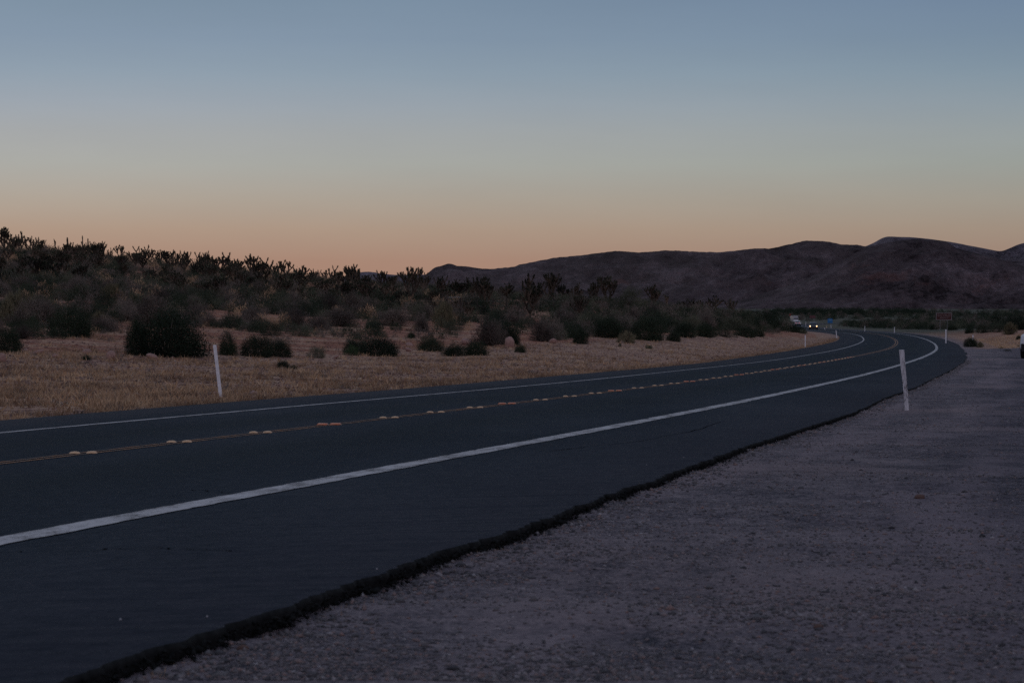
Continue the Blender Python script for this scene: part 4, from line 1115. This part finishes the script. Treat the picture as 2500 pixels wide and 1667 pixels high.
sg_ = -14 + 60 * rng.random(n) ** 1.3; ug = -(np.interp(sg_, S, RR) + edge_wobble(sg_)) - .03 - np.abs(rng.normal(size=n)) * .035; p = road_pt(sg_, ug)
grass('lip_grass', p[:, 0], p[:, 1], .008 + .016 * rng.random(n), 6, M_STRAW, .8)
n = 9000
zz = rng.uniform(150, 235, n); px = rng.uniform(2050, 2800, n); xx = (px - 1250) / F * zz; s_, u_ = road_coords(xx, zz)
ok = (-(u_ + np.interp(s_, S, RR)) > 2.5)
grass('bank_grass', xx[ok], zz[ok], .08 + .12 * rng.random(ok.sum()), 7, M_STRAW, .6)
# green tufts by the near post
xs_, ys_ = [], []
for (px, py) in [(545, 975), (528, 979), (560, 976), (430, 991), (175, 985), (600, 974), (420, 989), (1345, 905), (850, 948)]:
    a, b, _ = at_px(px, py, 36, 120)
    for k in range(26): xs_.append(a + fr_.gauss(0, .16)); ys_.append(b + fr_.gauss(0, .25))
grass('green_verge_tufts', np.array(xs_), np.array(ys_), np.full(len(xs_), .05), 7, M_BRIGHT, .8)


# ------------------------------------------------------------------ box-and-panel builder for made things
class MB:
    def __init__(s): s.v = []; s.f = []; s.m = []

    def box(s, c, h, m=0, taper=(1, 1), rz=0):
        k = len(s.v); ca2, sa = math.cos(rz), math.sin(rz)
        for z in (-1, 1):
            for x, y in ((-1, -1), (1, -1), (1, 1), (-1, 1)):
                a, b = x * h[0] * (taper[0] if z > 0 else 1), y * h[1] * (taper[1] if z > 0 else 1)
                s.v.append((c[0] + a * ca2 - b * sa, c[1] + a * sa + b * ca2, c[2] + z * h[2]))
        for q in ((3, 2, 1, 0), (4, 5, 6, 7), (0, 1, 5, 4), (1, 2, 6, 5), (2, 3, 7, 6), (3, 0, 4, 7)): s.f.append(tuple(k + i for i in q)); s.m.append(m)
        return s

    def tube(s, a, b, r, n=10, m=0, r2=None, cap=True):
        a = Vector(a); b = Vector(b); d = (b - a).normalized(); u = d.orthogonal().normalized(); w = d.cross(u); k = len(s.v); r2 = r if r2 is None else r2
        for c, q in ((a, r), (b, r2)):
            for i in range(n): s.v.append(tuple(c + (u * math.cos(6.28318 * i / n) + w * math.sin(6.28318 * i / n)) * q))
        for i in range(n): s.f.append((k + i, k + (i + 1) % n, k + n + (i + 1) % n, k + n + i)); s.m.append(m)
        if cap: s.f.append(tuple(k + n - 1 - i for i in range(n))); s.m.append(m); s.f.append(tuple(k + n + i for i in range(n))); s.m.append(m)
        return s

    def poly(s, pts, m=0):
        k = len(s.v); s.v += [tuple(p) for p in pts]; s.f.append(tuple(range(k, k + len(pts)))); s.m.append(m); return s

    def build(s, name, mats, parent=None, bevel=0, smooth_=False):
        me = bpy.data.meshes.new(name); me.from_pydata(s.v, [], s.f); me.update()
        for m in (mats if isinstance(mats, (list, tuple)) else [mats]): me.materials.append(m)
        me.polygons.foreach_set('material_index', s.m)
        o = add_obj(name, me, parent)
        if bevel:
            b = o.modifiers.new('bevel', 'BEVEL'); b.width = bevel; b.segments = 2; b.limit_method = 'ANGLE'
        return o


# ------------------------------------------------------------------ white marker posts
def make_stake():
    m, nt, b = mat('chipped_white_timber', 0.85, 0.2)
    P = objpos(nt)
    w = M(nt, 'ADD', M(nt, 'MULTIPLY', noise(nt, stretch(nt, P, (1, 1, .25)), 70.0, 4.0, .7), .5), M(nt, 'MULTIPLY', noise(nt, stretch(nt, P, (1, 1, .2)), 12.0, 4.0, .6), .5))
    c = ramp(nt, w, [(0.40, (0.12, 0.11, 0.11)), (0.455, (0.44, 0.43, 0.44)), (0.53, (0.62, 0.61, 0.63)), (0.65, (0.76, 0.75, 0.77))])
    nt.links.new(c, b.inputs['Base Color']); bump(nt, b, w, .6, .004); return m


M_STAKE = make_stake()
M_REFW = plain('dark_reflector_patch', (0.05, 0.04, 0.06), .3, .1, 20)


def post(px, py, top, lab, lean_px=0, w=.09, depth=.02, dist=None, mat_=None, z_range=(25, 900), cap=False):
    """white post standing where the photograph shows its foot"""
    if dist is None: x_, y_ = near_px(px, py) if py > 905 and z_range[0] < 36 else at_px(px, py, *z_range)[:2]
    else: x_, y_ = at_dist(px, dist)
    z_ = gz(x_, y_); yb = YH + F * (CZ - z_) / y_
    H = (yb - top) * y_ / F; lean = lean_px * y_ / F / H
    t = empty('marker_post', (x_, y_, z_), (0, 0, -math.atan2(x_, y_))); tag(t, lab, 'marker post')
    b = MB(); nseg = 6
    for i in range(nseg + 1):
        f = i / nseg; zc = -.08 + (H + .08) * f; xo = -lean * H * f + .004 * math.sin(f * 5) * (mat_ is M_STAKE)
        wd = w / 2 * (1 if mat_ is None else (.82 + .25 * f + .04 * math.sin(9 * f)))
        b.v += [(xo - wd, -depth / 2, zc), (xo + wd, -depth / 2, zc), (xo + wd, depth / 2, zc), (xo - wd, depth / 2, zc)]
    for i in range(nseg):
        k = i * 4
        for q in range(4): b.f.append((k + q, k + (q + 1) % 4, k + 4 + (q + 1) % 4, k + 4 + q)); b.m.append(0)
    k = nseg * 4; b.f.append((k, k + 1, k + 2, k + 3)); b.m.append(0)
    b.build('shaft', mat_ or M_POSTW, t, bevel=.004 if mat_ is M_STAKE else .002)
    if cap: MB().box((-lean * H, 0, H + .02), (w * .45, depth * .5, .02)).build('cap', M_REFW, t)
    return t


post(2215.5, 1002, 854, 'chipped white wooden post leaning left on the near gravel shoulder', 13, .052, .035, mat_=M_STAKE)
post(540, 972, 842, 'smooth white post leaning left beyond the road, in the dry verge', 16, .062, .03, z_range=(36.5, 120))
post(1966, 848, 818, 'straight white post with a dark cap on the inside of the bend', 0, .075, .03, z_range=(120, 260), cap=True)
post(2044, 827, 806, 'white post leaning left at the tip of the inner verge', 3, .085, .03, z_range=(190, 330))
post(2014.5, 811, 799.5, 'short white post between the car with headlights and the leaning post', 1.5, .10, .03, dist=505)
post(1974, 806, 796.5, 'white post in front of the left wheel of the car with headlights', 1, .09, .03, dist=600)
post(2111.5, 806.5, 796, 'small white post on the far shoulder, left one of two', 0, .10, .03, dist=430)
post(2183.7, 809, 798.5, 'small white post on the far shoulder, right one of two', 0, .10, .03, dist=370)
post(2309.5, 825, 804.5, 'white post directly in front of the brown sign', 0, .11, .03, dist=212)
post(2375.5, 833, 817.5, 'white post with a dark cap behind the round bush', 0, .10, .03, dist=206, cap=True)
post(1967.5, 792.5, 785.5, 'tiny white post beyond the cars on the far side', 0, .12, .03, dist=690)
post(2029, 799.5, 792.5, 'tiny white post under the blue sign', 0, .12, .03, dist=560)

# yellowish object marker and signs
M_BROWN = plain('brown_sign_sheet', (0.060, 0.016, 0.014), .6, .1); M_SIGNF = plain('sign_border', (0.22, 0.20, 0.20), .6, .1); M_STEEL = plain('galvanised_steel', (0.17, 0.18, 0.18), .6, .1)
M_BLUE = plain('blue_sign_sheet', (0.02, 0.15, 0.36), .5, .1); M_LETTER = plain('sign_lettering', (0.30, 0.25, 0.25), .6, .05); M_LBLUE = plain('pale_blue_lettering', (0.16, 0.32, 0.48), .6, .05)
M_TIMB = plain('pale_marker_timber', (0.42, 0.36, 0.26), .8, .2)


def text(s, size, loc, m, parent, al='CENTER'):
    c = bpy.data.curves.new('lettering', 'FONT'); c.body = s; c.size = size; c.align_x = al; c.align_y = 'CENTER'; c.extrude = .002; c.resolution_u = 2
    c.materials.append(m); tmp = bpy.data.objects.new('tmp', c); me = bpy.data.meshes.new_from_object(tmp); bpy.data.objects.remove(tmp); me.name = 'lettering'
    if not me.materials: me.materials.append(m)
    return add_obj('lettering', me, parent, loc, (math.pi / 2, 0, 0))


def px_place(px, d): x_, y_ = at_dist(px, d); return x_, y_, gz(x_, y_)


d = 240.; x_, y_, z_ = px_place(2304.5, d); k = d / F
t = empty('brown_sign', (x_, y_, z_), (0, 0, -.14)); tag(t, 'brown information sign with three rows of pale lettering on two steel legs', 'sign')
zc = (YH - 772.3) * k + CZ - z_; pw, ph = 37 * k / 2, 16.5 * k / 2
for lx in (-9.2, 8.0): MB().box((lx * k, .03, (zc - ph) / 2 - .05), (.022, .022, (zc + ph * .4) / 2 + .1)).build('leg', M_STEEL, t)
MB().box((0, 0, zc), (pw, .012, ph)).build('panel', M_BROWN, t)
b = MB(); bw = .03
for c, h in (((0, 0, zc + ph), (pw + bw, .014, bw)), ((0, 0, zc - ph), (pw + bw, .014, bw)), ((-pw, 0, zc), (bw, .013, ph - bw)), ((pw, 0, zc), (bw, .013, ph - bw))): b.box((c[0], -.001, c[2]), h)
b.build('border', M_SIGNF, t)
for s_, dz, sz in (('DO NOT PARK HERE', .17, .165), ('VISITOR USE PARKING', .0, .135), ('AREAS ONLY', -.16, .15)): text(s_, sz * 1.0, (0, -.016, zc + dz), M_LETTER, t)

d = 560.; x_, y_, z_ = px_place(2026.5, d); k = d / F
t = empty('blue_sign', (x_, y_, z_)); tag(t, 'square bright blue sign beyond the bend', 'sign')
zc = (YH - 783) * k + CZ - z_; pw = 6.2 * k; ph = 5.6 * k
MB().box((0, .05, zc / 2 - .1), (.05, .05, zc / 2 + .2)).build('leg', M_STEEL, t)
MB().box((0, 0, zc), (pw, .015, ph)).build('panel', M_BLUE, t)
b = MB()
for dz, wd in ((.42, .8), (.2, .6)): b.box((0, -.018, zc + dz * ph), (wd * pw * .8, .003, .07))
b.build('lettering', M_LBLUE, t)
x_, y_, z_ = px_place(2018, 585.)
t = empty('object_marker', (x_, y_, z_)); tag(t, 'cream wooden marker stub left of the blue sign', 'marker')
MB().box((0, 0, .3), (.13, .03, .35)).build('board', M_TIMB, t)

d = 820.; x_, y_, z_ = px_place(1983.5, d); k = d / F
t = empty('red_brown_sign', (x_, y_, z_)); tag(t, 'dim reddish brown sign above the car with headlights', 'sign')
M_RB = plain('faded_red_brown', (0.13, 0.055, 0.06), .7, .35, 3)
zc = (YH - 773.5) * k + CZ - z_; MB().box((0, 0, zc), (7 * k, .02, 3.6 * k)).build('panel', M_RB, t)
for lx in (-4 * k, 4 * k): MB().box((lx, .05, zc / 2), (.06, .05, zc / 2)).build('leg', M_STEEL, t)

# ------------------------------------------------------------------ wire fence on the slope
fp = [(1204, 756), (1267, 752), (1352, 741), (1392, 751), (1092, 752), (1150, 753)]
t = None; pts = []
M_RUST = plain('rusty_steel', (0.04, 0.03, 0.028), .8, .2)
fx0, fy0, _ = at_px(1092, 768, 60, 260)
t = empty('wire_fence', (fx0, fy0, 0)); tag(t, 'thin wire fence on rusty steel posts crossing the slope', 'fence')
for px in (1040, 1092, 1124, 1165, 1204, 1236, 1267, 1310, 1352, 1392, 1430):
    x_, y_, _ = at_px(px, 770 - (px - 1092) * .02, 60, 260); z_ = gz(x_, y_); pts.append((x_ - fx0, y_ - fy0, z_))
for p in pts: MB().box((p[0], p[1], p[2] + .7), (.03, .03, .75)).build('fence_post', M_RUST, t)
b = MB()
for h in (.35, .75, 1.15):
    for a, c in zip(pts[:-1], pts[1:]): b.tube((a[0], a[1], a[2] + h), (c[0], c[1], c[2] + h), .004, 4)
b.build('wires', M_STEEL, t)
a, c = pts[1], pts[2]; MB().tube((a[0], a[1], a[2] + 1.42), (c[0], c[1], c[2] + 1.42), .028, 8).build('brace_rail', M_STEEL, t)

# ------------------------------------------------------------------ vehicles
def paint(name, c, rough=.35):
    m, nt, b = mat(name, rough, .5)
    f = noise(nt, objpos(nt), 2.0, 4.0); nt.links.new(ramp(nt, f, [(0.3, tuple(v * .9 for v in c)), (.7, c)]), b.inputs['Base Color']); b.inputs['Coat Weight'].default_value = .3
    return m


def emit(name, c, s_):
    m = bpy.data.materials.new(name); m.use_nodes = True; nt = m.node_tree; nt.nodes.clear()
    e = N(nt, 'ShaderNodeEmission', in_={0: (*c, 1), 1: s_}); o = N(nt, 'ShaderNodeOutputMaterial'); nt.links.new(e.outputs[0], o.inputs[0]); return m


M_CARW = paint('white_car_paint', (0.66, 0.67, 0.70)); M_CARD = paint('dark_grey_car_paint', (0.10, 0.10, 0.12)); M_CARS = paint('silver_car_paint', (0.42, 0.42, 0.44))
M_GLASS = plain('dark_car_glass', (0.012, 0.015, 0.02), .12, .05, spec=.6); M_TYRE = plain('tyre_rubber', (0.012, 0.012, 0.013), .9, .1); M_RIM = plain('alloy_rim', (0.3, 0.3, 0.31), .4, .1, metal=.6)
M_TRIM = plain('black_trim', (0.015, 0.015, 0.017), .7, .1); M_CHROME = plain('chrome', (0.35, 0.35, 0.36), .25, .1, metal=.8); M_HLON = emit('lit_headlight', (1.0, .66, .34), 4.5); M_TLON = emit('lit_tail_light', (1.0, .10, .07), .42)
M_HLOFF = plain('headlight_lens', (0.4, 0.42, 0.45), .15, .1); M_TLOFF = plain('tail_light_lens', (0.16, 0.012, 0.012), .25, .1); M_ORANGE = emit('lit_turn_lamp', (1.0, .35, .06), 1.2)


def loft(sections, name, m, parent, bevel=0):
    """sections: list of (y, [(x,z)...]) with equal counts; closed body"""
    v = []; f = []; n = len(sections[0][1])
    for y, ps in sections: v += [(x, y, z) for x, z in ps]
    for i in range(len(sections) - 1):
        for j in range(n): a = i * n; f.append((a + j, a + (j + 1) % n, a + n + (j + 1) % n, a + n + j))
    f.append(tuple(range(n))[::-1]); k = (len(sections) - 1) * n; f.append(tuple(range(k, k + n)))
    b = MB(); b.v = v; b.f = f; b.m = [0] * len(f)
    o = b.build(name, m, parent, bevel); o.data.polygons.foreach_set('use_smooth', [True] * len(f)); 
    return o


def vehicle(name, loc, rz, lab, cat, body_m, lights_on=0, Wd=.95, L=2.4, Hh=1.75, pickup=False, inset=.90):
    """front of the vehicle points along +y"""
    t = empty(name, loc, (0, 0, rz)); tag(t, lab, cat)
    zb = .34; belt = 1.08 if Hh > 1.7 else .98

    def low(w, z0, z1): return [(-w * .93, z0), (w * .93, z0), (w, z0 + .12), (w * 1.0, (z0 + z1) / 2), (w * .97, z1 - .06), (w * .90, z1), (-w * .90, z1), (-w * .97, z1 - .06), (-w * 1.0, (z0 + z1) / 2), (-w, z0 + .12)]
    hood = belt - .06
    ys = [(-L, .84, zb + .14, belt - .14), (-L + .08, .93, zb + .04, belt - .02), (-L + .5, 1, zb, belt), (0, 1, zb - .02, belt), (L - 1.25, 1, zb - .02, belt), (L - 1.0, .99, zb, hood), (L - .3, .96, zb, hood - .08), (L - .08, .90, zb + .05, hood - .18), (L, .80, zb + .14, hood - .30)]
    loft([(y, low(Wd * w, a, c)) for y, w, a, c in ys], 'body', body_m, t, .02)
    # greenhouse: roof and pillars as one loft, panes set 4 mm proud of it
    yr = -L + .12 if not pickup else -.35; w0, w1 = Wd * inset, Wd * (inset - .16)

    def gh(w0_, w1_, z1, z0=belt - .03): return [(-w0_, z0), (w0_, z0), (w1_ * 1.02, z1 - .05), (w1_ * .9, z1), (-w1_ * .9, z1), (-w1_ * 1.02, z1 - .05)]
    loft([(yr, gh(w0 * .97, w0 * .95, belt + .03)), (yr + .10, gh(w0, w1 * 1.02, Hh - .10)), (yr + .35, gh(w0, w1, Hh - .01)), (.0, gh(w0, w1, Hh)), (L - 1.75, gh(w0, w1, Hh - .03)), (L - 1.45, gh(w0, w1 * 1.03, Hh - .18)), (L - 1.02, gh(w0, w0 * .97, belt + .03))], 'cabin', body_m, t, .015)
    wind = MB().poly([(-w0 * .90, L - 1.07, belt + .07), (w0 * .90, L - 1.07, belt + .07), (w1 * .92, L - 1.455, Hh - .20), (-w1 * .92, L - 1.455, Hh - .20)]); wind.v = [(x, y + .035, z + .01) for x, y, z in wind.v]; wind.build('windscreen', M_GLASS, t)
    if not pickup:
        rw = MB().poly([(w0 * .86, yr - .012, belt + .12), (-w0 * .86, yr - .012, belt + .12), (-w1 * .88, yr + .06, Hh - .16), (w1 * .88, yr + .06, Hh - .16)]); rw.v = [(x, y - .02, z) for x, y, z in rw.v]; rw.build('rear_window', M_GLASS, t)
    for sd in (-1, 1):
        fx = lambda f: (w0 + (w1 * 1.02 - w0) * f + .008) * sd
        segs = [(yr + .25, yr + .95), (yr + 1.02, -.02 + .3), (.37, L - 1.55)] if not pickup else [(yr + .12, .25), (.33, L - 1.55)]
        for a, c in segs:
            q = [(fx(.1), a, belt + .06), (fx(.1), c + (.26 if c > .5 else 0), belt + .06), (fx(.82), c - .02, Hh - .14), (fx(.82), a + .02, Hh - .14)]
            MB().poly(q if sd > 0 else q[::-1]).build('side_window', M_GLASS, t)
        for yy in (0.05, -.95):
            MB().box((sd * (Wd * .985), yy, belt - .16), (.012, .09, .015)).build('door_handle', M_TRIM, t)
        MB().box((sd * (Wd + .10), L - 1.35, belt + .05), (.10, .05, .08), taper=(.85, .8)).build('mirror', body_m, t, bevel=.02)
        h = MB().box((sd * Wd * .76, L - .03, .84), (.10, .05, .085)); h.build('headlight', M_HLON if lights_on == 1 else M_HLOFF, t)
        if lights_on == 1: MB().box((sd * Wd * .76, L - .03, .66), (.10, .05, .045)).build('turn_lamp', M_ORANGE, t)
        MB().box((sd * Wd * .58, -L + .03, .86), (.10, .05, .10)).build('tail_light', M_TLON if lights_on == 2 else M_TLOFF, t)
        for yy in (-L + .95, L - .92):
            wt = MB().tube((sd * (Wd - .22), yy, .37), (sd * (Wd + .015), yy, .37), .37, 22).build('wheel', M_TYRE, t, bevel=.03)
            MB().tube((sd * (Wd + .005), yy, .37), (sd * (Wd + .022), yy, .37), .22, 16, r2=.20).build('rim', M_RIM, wt)
            ar = MB()
            for i in range(9):
                a0, a1 = math.pi * i / 9, math.pi * (i + 1) / 9
                ar.poly([(sd * (Wd + .018), yy + math.cos(a0) * .40, .40 + math.sin(a0) * .40), (sd * (Wd + .018), yy + math.cos(a1) * .40, .40 + math.sin(a1) * .40), (sd * (Wd + .018), yy + math.cos(a1) * .47, .40 + math.sin(a1) * .47), (sd * (Wd + .018), yy + math.cos(a0) * .47, .40 + math.sin(a0) * .47)])
            ar.build('wheel_arch', M_TRIM, t)
    MB().box((0, L + .005, .74), (Wd * .48, .03, .13)).build('grille', M_TRIM, t)
    MB().box((0, L + .035, .60), (Wd * .78, .04, .03)).build('chrome_strip', M_CHROME, t)
    MB().box((0, L - .02, .44), (Wd * .86, .07, .11)).build('front_bumper', M_TRIM, t, bevel=.02)
    MB().box((0, -L + .0, .50), (Wd * .88, .07, .13)).build('rear_bumper', M_TRIM, t, bevel=.02)
    MB().box((0, -L - .005, .86), (.16, .012, .08)).build('number_plate', M_CHROME, t)
    MB().box((0, 0, .27), (Wd * .8, L * .85, .09)).build('underbody', M_TRIM, t)
    for sd in (-1, 1): MB().tube((sd * w1 * .8, yr + .5, Hh + .03), (sd * w1 * .8, L - 1.9, Hh + .03), .018, 6).build('roof_rail', M_TRIM, t)
    return t


def on_road(zd, u):
    s_ = float(np.interp(zd, RY, S)); p = road_pt(s_, u); return p, float(np.interp(s_, S, _th))


p, th = on_road(520, 1.7); p[0] = (1985.5 - 1250) / F * p[1]
vehicle('oncoming_car', tuple(p), math.pi - th - .04, 'dark four wheel drive coming towards the camera with both headlights lit', 'car', M_CARD, 1, .97, 2.4, 1.72)
p, th = on_road(776, -1.7); p[0] = (1948.5 - 1250) / F * p[1]
vehicle('departing_car', tuple(p), -th - .05, 'white car driving away with red tail lights lit', 'car', M_CARW, 2, .93, 2.3, 1.62)
zp = 84.0; cw = .96; xp = (2490.5 - 1250) / F * zp + 1.68; zg = gz(xp, zp + 1.9)
vehicle('parked_car', (xp, zp + 1.75, zg), -.38, 'white car parked on the gravel, cut by the right edge of the picture', 'car', M_CARW, 0, cw, 2.4, 1.66, inset=.80)

# white box truck and things beside it, half hidden beyond the bushes
d = 930.; x_, y_, z_ = px_place(1936.5, d); k = d / F; z_ = CZ + (YH - 789) * k
t = empty('box_truck', (x_, y_, z_), (0, 0, .10)); tag(t, 'white box truck half hidden behind bushes at the far end of the road', 'truck')
MB().box((.35, 0, 1.95), (1.05, 3., 1.15)).build('cargo_box', M_CARS, t, bevel=.03); MB().box((.35, -3.45, 1.05), (1.0, .5, .55), taper=(.9, .8)).build('cab', M_CARW, t, bevel=.05)
MB().box((.35, -3.3, 1.75), (.85, .3, .28)).build('windscreen', M_GLASS, t); MB().box((.35, -3.0, .55), (1.0, .95, .12)).build('bumper', M_CHROME, t)
for sx_ in (-.55, 1.25):
    for yy in (-3.2, 2.0): MB().tube((sx_ - .12, yy, .42), (sx_ + .12, yy, .42), .42, 14).build('wheel', M_TYRE, t)
x_, y_, _ = px_place(1929, 905.)
t = empty('warning_sign', (x_, y_, CZ + (YH - 787) * 905 / F)); tag(t, 'small red sign on a pole left of the white box truck', 'sign')
M_RED = plain('faded_red_sign', (0.24, 0.05, 0.035), .6, .1); MB().box((0, 0, 3.0), (.30, .02, .42)).build('panel', M_RED, t); MB().box((0, .05, 1.4), (.04, .03, 1.5)).build('pole', M_STEEL, t)
